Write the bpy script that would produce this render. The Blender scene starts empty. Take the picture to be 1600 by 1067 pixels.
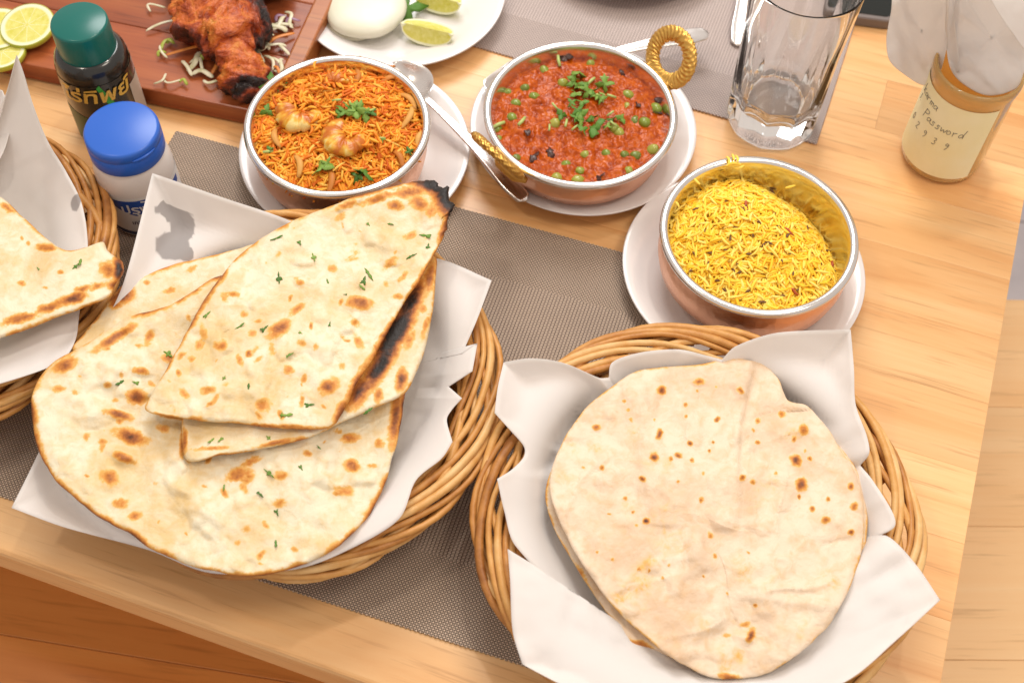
import bpy, math, random
import numpy as np
from mathutils import Vector, Matrix
R = math.radians
PI = math.pi
random.seed(7)
rng = np.random.default_rng(11)
S = bpy.context.scene
COL = S.collection

# ------------------------------------------------------------------ camera
HC = 0.74                      # lens height above the table top (z = 0)
FPX, PW, PH = 2028.0, 1600.0, 1067.0
PITCH, ROLL = R(58.09), R(2.37)
_f = np.array([0, math.cos(PITCH), -math.sin(PITCH)])
_r0 = np.array([1.0, 0, 0]); _u0 = np.cross(_r0, _f)
_r = math.cos(ROLL)*_r0 + math.sin(ROLL)*_u0
_u = -math.sin(ROLL)*_r0 + math.cos(ROLL)*_u0
cd = bpy.data.cameras.new('camera'); cam = bpy.data.objects.new('camera', cd); COL.objects.link(cam)
cam.matrix_world = Matrix(((_r[0], _u[0], -_f[0], 0), (_r[1], _u[1], -_f[1], 0), (_r[2], _u[2], -_f[2], HC), (0, 0, 0, 1)))
cd.sensor_width = 36.0; cd.lens = 36.0*FPX/PW; cd.clip_start = 0.02; cd.clip_end = 50
cd.dof.use_dof = True; cd.dof.focus_distance = 0.82; cd.dof.aperture_fstop = 9.0
S.camera = cam

def AT(px, py, z):
    """point(s) of the place seen at photo pixel px,py and height z"""
    px = np.asarray(px, float); py = np.asarray(py, float); z = np.asarray(z, float)
    d = _f + ((px-PW/2)/FPX)[..., None]*_r - ((py-PH/2)/FPX)[..., None]*_u
    t = (z-HC)/d[..., 2]
    return np.array([0, 0, HC]) + t[..., None]*d

# ------------------------------------------------------------------ world, lamps, exposure
w = bpy.data.worlds.new('World'); S.world = w; w.use_nodes = True
bg = w.node_tree.nodes['Background']; bg.inputs[0].default_value = (1.0, 0.885, 0.80, 1); bg.inputs[1].default_value = 0.76
def area(name, loc, target, size, power, col):
    l = bpy.data.lights.new(name, 'AREA'); l.shape = 'DISK'; l.size = size; l.energy = power; l.color = col
    o = bpy.data.objects.new(name, l); COL.objects.link(o); o.location = loc
    o.rotation_euler = (Vector(target)-Vector(loc)).to_track_quat('-Z', 'Y').to_euler()
    return o
area('ceiling_lamp', (-0.10, 1.95, 1.70), (0, .55, 0), 1.0, 29, (0.99, 0.985, 0.97))
area('ceiling_lamp', (0.75, 0.35, 1.85), (0.05, .45, 0), 0.6, 11, (1.0, 0.88, 0.74))
area('ceiling_lamp', (0.25, 1.0, 1.9), (0.1, .5, 0), 0.10, 5, (1.0, 0.93, 0.84))
area('ceiling_lamp', (-0.9, 0.45, 1.9), (-.1, .4, 0), 0.14, 5, (1.0, 0.88, 0.74))
S.view_settings.view_transform = 'Standard'; S.view_settings.look = 'None'
S.view_settings.exposure = -0.10; S.view_settings.gamma = 1.0; S.view_settings.use_curve_mapping = False
S.render.engine = 'CYCLES'
S.cycles.use_denoising = True
S.cycles.max_bounces = 12; S.cycles.transmission_bounces = 12; S.cycles.transparent_max_bounces = 12
S.cycles.sample_clamp_indirect = 6.0

# ------------------------------------------------------------------ object helpers
OFF = {}
def tag(o, label=None, cat=None, group=None, kind=None):
    if label: o['label'] = label
    if cat: o['category'] = cat
    if group: o['group'] = group
    if kind: o['kind'] = kind
    return o
def thing(name, loc, label, cat, group=None, kind=None):
    o = bpy.data.objects.new(name, None); COL.objects.link(o); o.location = loc; o.empty_display_size = .02
    OFF[o.name] = np.array(loc, float)
    return tag(o, label, cat, group, kind)
def make_mesh(name, v, f, mat, smooth=True, attrs=None):
    me = bpy.data.meshes.new(name)
    v = np.asarray(v, float)
    me.from_pydata(v.tolist(), [], f if isinstance(f, list) else f.tolist())
    if smooth: me.polygons.foreach_set('use_smooth', [True]*len(me.polygons))
    if mat: me.materials.append(mat)
    if attrs:
        for k, a in attrs.items():
            at = me.attributes.new(k, 'FLOAT', 'POINT'); at.data.foreach_set('value', np.asarray(a, np.float32))
    me.update()
    return me
def obj(name, v, f, mat, parent=None, origin=None, smooth=True, attrs=None):
    """one mesh object from world coordinates; a child is stored relative to its parent"""
    v = np.asarray(v, float)
    if parent is not None:
        po = OFF[parent.name]; o0 = po if origin is None else np.array(origin, float)
    else:
        po = np.zeros(3)
        o0 = np.array([v[:, 0].mean(), v[:, 1].mean(), v[:, 2].min()]) if origin is None else np.array(origin, float)
    me = make_mesh(name, v-o0, f, mat, smooth, attrs)
    o = bpy.data.objects.new(name, me); COL.objects.link(o)
    o.location = o0-po
    OFF[o.name] = o0
    if parent is not None: o.parent = parent
    return o
def inst(name, me, loc, rotz=0, parent=None, rot=None, scale=None):
    o = bpy.data.objects.new(name, me); COL.objects.link(o)
    o.location = loc; o.rotation_euler = rot if rot else (0, 0, rotz)
    if scale is not None: o.scale = scale
    if parent is not None: o.parent = parent
    return o
def merge(parts):
    V = []; F = []; n = 0
    for v, f in parts:
        v = np.asarray(v, float); V.append(v)
        F += [[i+n for i in q] for q in (f if isinstance(f, list) else f.tolist())]
        n += len(v)
    return np.concatenate(V), F
def lathe(prof, seg=64, c=(0, 0, 0), mod=None, close=False):
    """profile [(r,z)...] turned about z"""
    t = np.arange(seg)*2*PI/seg; V = []
    for j, (r, z) in enumerate(prof):
        rr = np.full(seg, r, float) if mod is None else r*mod(t, z, j)
        V.append(np.stack([c[0]+rr*np.cos(t), c[1]+rr*np.sin(t), np.full(seg, c[2]+z)], -1))
    V = np.concatenate(V); n = len(prof); F = []
    for j in range(n-1 if not close else n):
        k = (j+1) % n
        for i in range(seg):
            i2 = (i+1) % seg
            F.append([j*seg+i, j*seg+i2, k*seg+i2, k*seg+i])
    return V, F
def cap(V, F, seg, ring, up=True):
    idx = list(range(ring*seg, ring*seg+seg)); F.append(idx if up else idx[::-1])
def tube(path, rad, sides=8, closed=False, flat=1.0, ends=True):
    P = np.asarray(path, float); n = len(P)
    rad = np.full(n, rad, float) if np.isscalar(rad) else np.asarray(rad, float)
    T = np.roll(P, -1, 0)-np.roll(P, 1, 0)
    if not closed: T[0] = P[1]-P[0]; T[-1] = P[-1]-P[-2]
    T /= np.linalg.norm(T, axis=1)[:, None]+1e-12
    up = np.array([0, 0, 1.0]); N = np.cross(T, up); ln = np.linalg.norm(N, axis=1)
    N[ln < 1e-3] = [1, 0, 0]; N /= np.linalg.norm(N, axis=1)[:, None]; B = np.cross(N, T)
    a = np.arange(sides)*2*PI/sides
    V = (P[:, None]+rad[:, None, None]*(np.cos(a)[None, :, None]*N[:, None]+flat*np.sin(a)[None, :, None]*B[:, None])).reshape(-1, 3)
    F = []
    for i in range(n if closed else n-1):
        k = (i+1) % n
        for s in range(sides):
            s2 = (s+1) % sides
            F.append([i*sides+s, i*sides+s2, k*sides+s2, k*sides+s])
    if not closed and ends:
        F.append(list(range(sides))[::-1]); F.append(list(range((n-1)*sides, n*sides)))
    return V, F
def box(x0, x1, y0, y1, z0, z1, bev=0.0):
    b = min(bev, (x1-x0)/2.01, (y1-y0)/2.01, (z1-z0)/2.01)
    if b <= 0:
        V = [(x, y, z) for z in (z0, z1) for y in (y0, y1) for x in (x0, x1)]
        return np.array(V, float), [[0, 2, 3, 1], [4, 5, 7, 6], [0, 1, 5, 4], [2, 6, 7, 3], [0, 4, 6, 2], [1, 3, 7, 5]]
    # chamfered top edges, square bottom
    V = [(x0, y0, z0), (x1, y0, z0), (x1, y1, z0), (x0, y1, z0), (x0, y0, z1-b), (x1, y0, z1-b), (x1, y1, z1-b), (x0, y1, z1-b),
         (x0+b*.3, y0+b*.3, z1-b*.3), (x1-b*.3, y0+b*.3, z1-b*.3), (x1-b*.3, y1-b*.3, z1-b*.3), (x0+b*.3, y1-b*.3, z1-b*.3),
         (x0+b, y0+b, z1), (x1-b, y0+b, z1), (x1-b, y1-b, z1), (x0+b, y1-b, z1)]
    F = [[3, 2, 1, 0], [12, 13, 14, 15]]
    for l in (0, 4, 8):
        for i in range(4): F.append([l+i, l+(i+1) % 4, l+4+(i+1) % 4, l+4+i])
    return np.array(V, float), F

# numpy gradient noise
def _h(ix, iy, s):
    n = (ix*374761393 + iy*668265263 + s*1442695041) & 0x7fffffff
    n = ((n ^ (n >> 13))*1274126177) & 0x7fffffff
    return ((n ^ (n >> 16)) & 0xffff)/65535.0
def vn(x, y, s=0):
    x = np.asarray(x, float); y = np.asarray(y, float)
    x, y = np.broadcast_arrays(x, y)
    ix = np.floor(x).astype(np.int64); iy = np.floor(y).astype(np.int64); fx = x-ix; fy = y-iy
    ux = fx*fx*fx*(fx*(fx*6-15)+10); uy = fy*fy*fy*(fy*(fy*6-15)+10)
    a = _h(ix, iy, s); b = _h(ix+1, iy, s); c = _h(ix, iy+1, s); d = _h(ix+1, iy+1, s)
    return (a+(b-a)*ux+(c-a)*uy+(a-b-c+d)*ux*uy)*2-1
def fbm(x, y, s=0, o=4):
    t = 0; a = .5
    for k in range(o):
        t = t+a*vn(x*2**k, y*2**k, s+k*17); a *= .5
    return t
def spline(pts, per=14):
    """closed Hermite loop; a point whose last entry is 'c' is a sharp corner"""
    n = len(pts); C = [p[-1] == 'c' for p in pts]
    P = np.array([[q for q in p if q != 'c'] for p in pts], float); out = []
    for i in range(n):
        j = (i+1) % n; h = (i-1) % n; k = (j+1) % n
        m0 = (P[j]-P[i])*.9 if C[i] else (P[j]-P[h])*.5
        m1 = (P[j]-P[i])*.9 if C[j] else (P[k]-P[i])*.5
        L = np.linalg.norm(P[j][:2]-P[i][:2])
        m0 *= min(1, L/(np.linalg.norm(m0[:2])+1e-9)); m1 *= min(1, L/(np.linalg.norm(m1[:2])+1e-9))
        for t in np.arange(per)/per:
            out.append((2*t**3-3*t**2+1)*P[i]+(t**3-2*t*t+t)*m0+(-2*t**3+3*t*t)*P[j]+(t**3-t*t)*m1)
    return np.array(out)
def resample(P, n):
    Q = np.vstack([P, P[:1]]); d = np.r_[0, np.cumsum(np.linalg.norm(np.diff(Q[:, :2], axis=0), axis=1))]
    t = np.linspace(0, d[-1], n, endpoint=False)
    return np.stack([np.interp(t, d, Q[:, k]) for k in range(Q.shape[1])], -1)

# ------------------------------------------------------------------ material helpers
class NT:
    def __init__(s, name):
        s.m = bpy.data.materials.new(name); s.m.use_nodes = True
        s.t = s.m.node_tree; s.b = s.t.nodes['Principled BSDF']; s.out = s.t.nodes['Material Output']
    def n(s, typ, **kw):
        x = s.t.nodes.new('ShaderNode'+typ)
        for k, v in kw.items(): setattr(x, k, v)
        return x
    def l(s, a, b): s.t.links.new(a, b); return b
    def set(s, **kw):
        for k, v in kw.items():
            k = k.replace('_', ' ')
            if k in s.b.inputs: s.b.inputs[k].default_value = v
        return s
    def coords(s, kind='Object', scale=(1, 1, 1), rnd=False):
        tc = s.n('TexCoord'); mp = s.n('Mapping'); mp.inputs['Scale'].default_value = scale
        s.l(tc.outputs[kind], mp.inputs[0])
        if rnd:
            oi = s.n('ObjectInfo'); ml = s.math('MULTIPLY', oi.outputs['Random'], 37.0)
            cb = s.n('CombineXYZ'); s.l(ml, cb.inputs[0]); s.l(ml, cb.inputs[1]); s.l(ml, cb.inputs[2])
            s.l(cb.outputs[0], mp.inputs['Location'])
        return mp.outputs[0]
    def noise(s, vec, scale, detail=4, rough=.55, dist=0):
        x = s.n('TexNoise'); x.inputs['Scale'].default_value = scale; x.inputs['Detail'].default_value = detail
        x.inputs['Roughness'].default_value = rough; x.inputs['Distortion'].default_value = dist
        if vec is not None: s.l(vec, x.inputs['Vector'])
        return x.outputs['Fac']
    def ramp(s, fac, stops, interp='LINEAR'):
        x = s.n('ValToRGB'); x.color_ramp.interpolation = interp; e = x.color_ramp.elements
        while len(e) < len(stops): e.new(.5)
        for k, (p, c) in enumerate(stops):
            e[k].position = p; e[k].color = (*c, 1) if len(c) == 3 else c
        s.l(fac, x.inputs[0]); return x.outputs[0]
    def math(s, op, a, b=None, clamp=False):
        x = s.n('Math', operation=op, use_clamp=clamp)
        for i, v in enumerate((a, b)):
            if v is None: continue
            if isinstance(v, (int, float)): x.inputs[i].default_value = v
            else: s.l(v, x.inputs[i])
        return x.outputs[0]
    def mix(s, fac, a, b, mode='MIX'):
        x = s.n('Mix', data_type='RGBA', blend_type=mode)
        for i, v in ((0, fac), (6, a), (7, b)):
            if isinstance(v, (int, float)): x.inputs[i].default_value = v
            elif isinstance(v, tuple): x.inputs[i].default_value = (*v, 1)
            else: s.l(v, x.inputs[i])
        return x.outputs[2]
    def attr(s, name):
        x = s.n('Attribute'); x.attribute_name = name; return x.outputs['Fac']
    def color(s, sock): s.l(sock, s.b.inputs['Base Color']); return s
    def bump(s, h, strength=.3, dist=.001):
        x = s.n('Bump'); x.inputs['Strength'].default_value = strength; x.inputs['Distance'].default_value = dist
        s.l(h, x.inputs['Height']); s.l(x.outputs[0], s.b.inputs['Normal']); return s
def plain(name, col, rough=.5, metal=0.0, **kw):
    t = NT(name).set(Base_Color=(*col, 1), Roughness=rough, Metallic=metal, **kw); return t.m

def wood(name, c0, c1, c2, knots=False, sc=1.0, rough=.42, var=.25):
    t = NT(name); v = t.coords('Object', (2.2*sc, 26*sc, 26*sc), True)
    g = t.noise(v, 1.0, 5, .6, .9)
    col = t.ramp(g, [(.28, c2), (.48, c1), (.70, c0)])
    v2 = t.coords('Object', (16*sc, 330*sc, 330*sc), True)
    p = t.noise(v2, 1.0, 3, .6)
    col = t.mix(t.ramp(p, [(.56, (0, 0, 0)), (.74, (.55, .55, .55))]), col, tuple(x*.55 for x in c2))
    v3 = t.coords('Object', (.8*sc, 90*sc, 90*sc), True)
    col = t.mix(t.ramp(t.noise(v3, 1, 4, .7, 1.2), [(.35, (.0, .0, .0)), (.8, (.40, .40, .40))]), col, c2)
    if knots:
        v4 = t.coords('Object', (2.1*sc, 5.5*sc, 1), True)
        vo = t.n('TexVoronoi'); vo.inputs['Scale'].default_value = 1.0; t.l(v4, vo.inputs['Vector'])
        col = t.mix(t.ramp(vo.outputs['Distance'], [(.03, (.9, .9, .9)), (.10, (0, 0, 0))]), col, (.22, .09, .03))
    oi = t.n('ObjectInfo'); hs = t.n('HueSaturation')
    t.l(t.math('ADD', t.math('MULTIPLY', oi.outputs['Random'], var), 1-var/2), hs.inputs['Value'])
    t.l(col, hs.inputs['Color']); t.color(hs.outputs[0])
    t.set(Roughness=rough); t.bump(t.math('ADD', t.math('MULTIPLY', p, .6), g), .10, .0006)
    return t.m
M = {}
M['table'] = wood('pine_table', (.82, .535, .265), (.785, .46, .20), (.68, .325, .11), rough=.34, var=.26)
M['floor'] = wood('pine_floor', (.90, .63, .34), (.88, .58, .29), (.80, .47, .20), knots=True, sc=.7, rough=.4, var=.14)
M['bench'] = wood('orange_wood', (.78, .34, .085), (.70, .27, .058), (.54, .17, .030), sc=.6, rough=.38)
M['board'] = wood('serving_board_wood', (.42, .125, .038), (.34, .085, .026), (.22, .045, .014), sc=1.2, rough=.3)
M['board_edge'] = wood('serving_board_edge_wood', (.52, .20, .06), (.44, .14, .04), (.3, .08, .025), sc=1.2, rough=.35)

def willow():
    t = NT('willow'); v = t.coords('Object', (60, 60, 60), True)
    g = t.noise(v, 1.0, 4, .6)
    v2 = t.coords('Object', (700, 700, 160), False)
    g2 = t.noise(v2, 1.0, 2)
    oi = t.n('ObjectInfo')
    f = t.math('ADD', t.math('MULTIPLY', g, .7), t.math('MULTIPLY', oi.outputs['Random'], .42))
    t.color(t.ramp(f, [(.22, (.24, .080, .018)), (.42, (.49, .21, .050)), (.62, (.64, .33, .095)), (.85, (.74, .48, .21))]))
    t.set(Roughness=.42, Specular_IOR_Level=.4); t.bump(t.math('ADD', g2, g), .35, .0006); return t.m
M['willow'] = willow()

def bread(name, c_lo, c_hi, brown=1.0):
    t = NT(name); v = t.coords('Object')
    n1 = t.noise(v, 26, 6, .65, .3); n2 = t.noise(v, 130, 4, .6, .5); n3 = t.noise(v, 420, 3, .6)
    base = t.ramp(n1, [(.36, c_lo), (.56, c_hi)])
    base = t.mix(t.ramp(n2, [(.46, (0, 0, 0)), (.72, (.55, .55, .55))]), base, tuple(a*b for a, b in zip(c_lo, (.98, .86, .62))))
    ch = t.attr('char')
    fac = t.math('ADD', ch, t.math('MULTIPLY', t.math('SUBTRACT', n2, .5), t.math('MULTIPLY', t.math('MINIMUM', t.math('MULTIPLY', ch, 4), 1), .62)))
    fac = t.math('ADD', fac, t.math('MULTIPLY', t.math('SUBTRACT', n3, .5), t.math('MULTIPLY', t.math('MINIMUM', t.math('MULTIPLY', ch, 4), 1), .30)))
    tone = t.ramp(fac, [(.05, c_hi), (.20, (.74, .43, .12)), (.38, (.58, .22, .035)), (.58, (.30, .09, .02)), (.78, (.075, .025, .01)), (.95, (.016, .011, .009))])
    t.color(t.mix(t.ramp(fac, [(.06, (0, 0, 0)), (.22, (1, 1, 1))]), base, tone))
    t.set(Roughness=.52, Subsurface_Weight=.0, Specular_IOR_Level=.35)
    t.bump(t.math('ADD', t.math('MULTIPLY', n2, .8), t.math('MULTIPLY', n3, .35)), .65, .0016)
    return t.m
M['naan'] = bread('naan_bread', (.69, .51, .255), (.775, .695, .515))
M['roti'] = bread('roti_bread', (.67, .475, .315), (.775, .63, .475))

def paper(name, col, trans=.32):
    t = NT(name); v = t.coords('Object'); g = t.attr('grease')
    n = t.noise(v, 60, 3)
    gf = t.math('MULTIPLY', g, t.math('ADD', .75, t.math('MULTIPLY', n, .5)))
    t.color(t.mix(t.ramp(gf, [(.30, (0, 0, 0)), (.42, (1, 1, 1))]), col, (.42, .40, .40)))
    t.set(Roughness=.72, Specular_IOR_Level=.25)
    t.bump(t.noise(v, 45, 4, .5), .25, .0012)
    tr = t.n('BsdfTranslucent'); tr.inputs['Color'].default_value = (.9, .84, .78, 1)
    mx = t.n('MixShader'); mx.inputs[0].default_value = trans
    t.l(t.b.outputs[0], mx.inputs[1]); t.l(tr.outputs[0], mx.inputs[2]); t.l(mx.outputs[0], t.out.inputs[0])
    return t.m
M['paper'] = paper('white_paper', (.90, .875, .86))
M['tissue'] = paper('white_tissue', (.90, .89, .885), .45)

def metal(name, c, rough, bumpscale=0, bstr=.2, ns=30, brush=False):
    t = NT(name).set(Base_Color=(*c, 1), Metallic=1.0)
    v = t.coords('Object')
    n = t.noise(v, ns, 4)
    t.l(t.ramp(n, [(.3, (rough*.75,)*3), (.7, (rough*1.35,)*3)]), t.b.inputs['Roughness'])
    if bumpscale:
        vo = t.n('TexVoronoi'); vo.inputs['Scale'].default_value = bumpscale; t.l(v, vo.inputs['Vector'])
        t.bump(vo.outputs['Distance'], bstr, .0015)
    return t.m
M['steel'] = metal('steel', (.80, .77, .74), .20)
M['steel_spoon'] = metal('spoon_steel', (.80, .76, .73), .24)
M['copper'] = metal('hammered_copper', (.80, .47, .32), .34, 130, .25)
M['brass'] = metal('brass', (.72, .43, .11), .42)
M['plate'] = plain('white_porcelain', (.78, .75, .74), .22, 0, Coat_Weight=.3, Coat_Roughness=.1)

# ================================================================== SETTING: floor, bench, table
YAW = R(-17.12)
def rot_children(name, loc, yaw, label, cat, group=None, kind=None):
    t = thing(name, loc, label, cat, group, kind); t.rotation_euler = (0, 0, yaw); return t
ZF = -0.73
fl = thing('floor', (0, 0, ZF), None, None, None, 'structure'); fl.rotation_euler = (0, 0, R(-4))
tm = NT('grey_tile'); rv = tm.coords('Object', (1, 1, 1), True); tm.color(tm.ramp(tm.noise(rv, 14, 4), [(.3, (.36, .325, .335)), (.7, (.45, .41, .415))])); tm.set(Roughness=.35)
M['tile'] = tm.m; M['grout'] = plain('grout', (.22, .20, .20), .8)
inst('screed', make_mesh('screed', *box(-3, 3, -2.2, 3.4, -.05, -.0035), M['grout'], False), (0, 0, 0), 0, fl)
tile = make_mesh('floor_tile', *box(.001, .399, .001, .399, -.003, 0, .001), M['tile'], False)
for i in range(-5, 6):
    for j in range(-3, 7): inst('floor_tile', tile, (i*.4, j*.4, 0), 0, fl)

# bench seat under the near left table edge
ZB = -.27
c = AT(120, 1010, ZB)
bench = rot_children('wooden_bench', (c[0], c[1], ZF), R(-7), 'orange brown wooden bench below the near left table edge', 'bench', 'wooden benches')
hb = ZB-ZF
def bench_plank(y0, y1):
    me = make_mesh('seat_plank', *box(-.75, .62, y0, y1, hb-.03, hb, .0008), M['bench'], False); inst('seat_plank', me, (0, 0, 0), 0, bench)
for q in range(4): bench_plank(-.26+q*.13, -.26+q*.13+.1297)
for sx in (-.66, .54):
    for sy in (-.2, .2):
        me = make_mesh('leg', *box(sx-.025, sx+.025, sy-.025, sy+.025, 0, hb-.031, .002), M['bench'], False); inst('leg', me, (0, 0, 0), 0, bench)

# pale pine bench along the right table edge
ZR = -.26
c = AT(1577, 468, ZR)
rb = rot_children('wooden_bench', (c[0], c[1], ZF), R(2), 'pale knotty pine bench beside the right table edge', 'bench', 'wooden benches')
hr = ZR-ZF
for q in range(5):
    x0 = [-.30, -.28, -.30, -.29, -.30][q]
    me = make_mesh('seat_plank', *box(x0, .26, -(q+1)*.115+.0002, -q*.115, hr-.03, hr, .0006), M['floor'], False); inst('seat_plank', me, (0, 0, 0), 0, rb)
for sx in (-.25, .2):
    for sy in (-.05, -.5):
        me = make_mesh('leg', *box(sx-.025, sx+.025, sy-.025, sy+.025, 0, hr-.031, .002), M['floor'], False); inst('leg', me, (0, 0, 0), 0, rb)

TX1, TY0 = .1753, .1925
table = rot_children('table', (0, 0, 0), YAW, 'pale pine plank table carrying the whole meal', 'table')
seams = [TY0]+[.659-.0525*q for q in range(8, -1, -1)]+[.659+.0525*q for q in range(1, 8)]
joints = {0: -.62, 1: -.05, 2: -.22, 3: .02, 4: -.16, 5: -.36, 6: -.27, 7: -.02, 8: -.10, 9: -.33, 10: .06, 11: -.2, 12: -.05, 13: -.3, 14: .02, 15: -.15}
for q in range(len(seams)-1):
    y0, y1 = seams[q], seams[q+1]
    xs = [-1.0, joints.get(q, 0)-.42, joints.get(q, 0), TX1]
    for a, b in zip(xs[:-1], xs[1:]):
        if b-a < .008: continue
        bev = .0035 if q == 0 else .0006
        g = .00003
        cx = (a+b)/2
        v, f = box(a+g-cx, b-g-cx if b != TX1 else b-cx, y0+g if q else y0, y1-g, -.028, 0, bev if q == 0 else .00018)
        me = make_mesh('tabletop_plank', v, f, M['table'], False)
        inst('tabletop_plank', me, (cx, 0, 0), 0, table)
for (x0, x1, y0, y1) in ((-.93, TX1-.05, TY0+.045, TY0+.066), (TX1-.07, TX1-.05, TY0+.068, .95)):
    me = make_mesh('apron', *box(x0, x1, y0, y1, -.10, -.029), M['table'], False); inst('apron', me, (0, 0, 0), 0, table)
for (x, yy) in ((-.88, .30), (TX1-.115, .30), (TX1-.115, .93), (-.88, .93)):
    me = make_mesh('leg', *box(x-.03, x+.03, yy-.03, yy+.03, ZF+.001, -.03), M['table'], False); inst('leg', me, (0, 0, 0), 0, table)

# ------------------------------------------------------------------ woven placemats
def weave(name, dark, light, pink, L, Wd, fr):
    t = NT(name); tc = t.n('TexCoord'); sp = t.n('SeparateXYZ'); t.l(tc.outputs['Object'], sp.inputs[0])
    x, y = sp.outputs[0], sp.outputs[1]
    # distance to the mat's edge -> frame or field
    dx = t.math('SUBTRACT', L/2, t.math('ABSOLUTE', x)); dy = t.math('SUBTRACT', Wd/2, t.math('ABSOLUTE', y))
    d = t.math('MINIMUM', dx, dy); field = t.math('GREATER_THAN', d, fr)
    def pat(px_, py_):
        a = t.math('ABSOLUTE', t.math('SINE', t.math('MULTIPLY', x, PI/px_)))
        b = t.math('ABSOLUTE', t.math('SINE', t.math('MULTIPLY', y, PI/py_)))
        ca = t.math('FLOOR', t.math('DIVIDE', x, px_)); cb = t.math('FLOOR', t.math('DIVIDE', y, py_))
        par = t.math('MODULO', t.math('ABSOLUTE', t.math('ADD', ca, cb)), 2.0)
        h = t.math('ADD', t.math('MULTIPLY', par, t.math('MULTIPLY', a, t.math('POWER', b, .35))), t.math('MULTIPLY', t.math('SUBTRACT', 1, par), t.math('MULTIPLY', b, t.math('POWER', a, .35))))
        return h, par
    h1, p1 = pat(.00130, .00130); h2, p2 = pat(.0023, .00105)
    h = t.n('Mix', data_type='FLOAT'); t.l(field, h.inputs[0]); t.l(h1, h.inputs[2]); t.l(h2, h.inputs[3]); h = h.outputs[0]
    p = t.n('Mix', data_type='FLOAT'); t.l(field, p.inputs[0]); t.l(p1, p.inputs[2]); t.l(p2, p.inputs[3]); p = p.outputs[0]
    big = t.noise(tc.outputs['Object'], 9, 3)
    thread = t.mix(p, light, tuple(a*.50+.01 for a in light))
    thread = t.mix(t.math('MULTIPLY', field, .5), thread, pink)
    col = t.mix(t.ramp(h, [(.18, (0, 0, 0)), (.62, (1, 1, 1))]), dark, thread)
    col = t.mix(t.ramp(big, [(.3, (.0,)*3), (.75, (.25,)*3)]), col, dark)
    t.color(col); t.set(Roughness=.45, Specular_IOR_Level=.5); t.bump(h, .6, .0006)
    return t.m
def placemat(front_right, yaw, L, Wd, label, m):
    ex = np.array([math.cos(yaw), math.sin(yaw)]); ey = np.array([-math.sin(yaw), math.cos(yaw)])
    c = np.array(front_right)[:2]-ex*L/2+ey*Wd/2
    # fine serrated selvedge along every side
    pts = []
    def side(p0, p1, n, outx, outy):
        for i in range(n):
            s = i/n; k = .0005 if i % 2 else -.0002
            pts.append((p0[0]+(p1[0]-p0[0])*s+outx*k, p0[1]+(p1[1]-p0[1])*s+outy*k))
    a, b = L/2, Wd/2
    side((-a, -b), (a, -b), 290, 0, -1); side((a, -b), (a, b), 190, 1, 0); side((a, b), (-a, b), 290, 0, 1); side((-a, b), (-a, -b), 190, -1, 0)
    n = len(pts)
    V = [(x, yy, 0) for x, yy in pts]+[(x, yy, .0012) for x, yy in pts]
    F = [list(range(n, 2*n))]+[[i, (i+1) % n, n+(i+1) % n, n+i] for i in range(n)]
    me = make_mesh('placemat', V, F, m, False)
    o = inst('placemat', me, (c[0], c[1], .0004), yaw); OFF[o.name] = np.array([c[0], c[1], .0004])
    return tag(o, label, 'placemat', 'woven placemats')
M['mat_near'] = weave('taupe_weave', (.075, .050, .036), (.68, .52, .395), (.54, .41, .32), .45, .30, .047)
M['mat_far'] = weave('mauve_weave', (.26, .205, .19), (.74, .61, .56), (.72, .61, .58), .45, .30, .043)
p0 = AT(0, 768, 0); p1 = AT(816, 1038, 0); yw = math.atan2(p1[1]-p0[1], p1[0]-p0[0])
fr = p1+np.array([math.cos(yw), math.sin(yw), 0])*.085
placemat(fr, yw+R(.4), .45, .303, 'taupe woven placemat under the baskets, in front of the three bowls', M['mat_near'])
placemat(AT(1275, 227, 0), R(-18.2), .45, .30, 'pale mauve woven placemat lying beyond the pea curry and glass', M['mat_far'])

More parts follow.
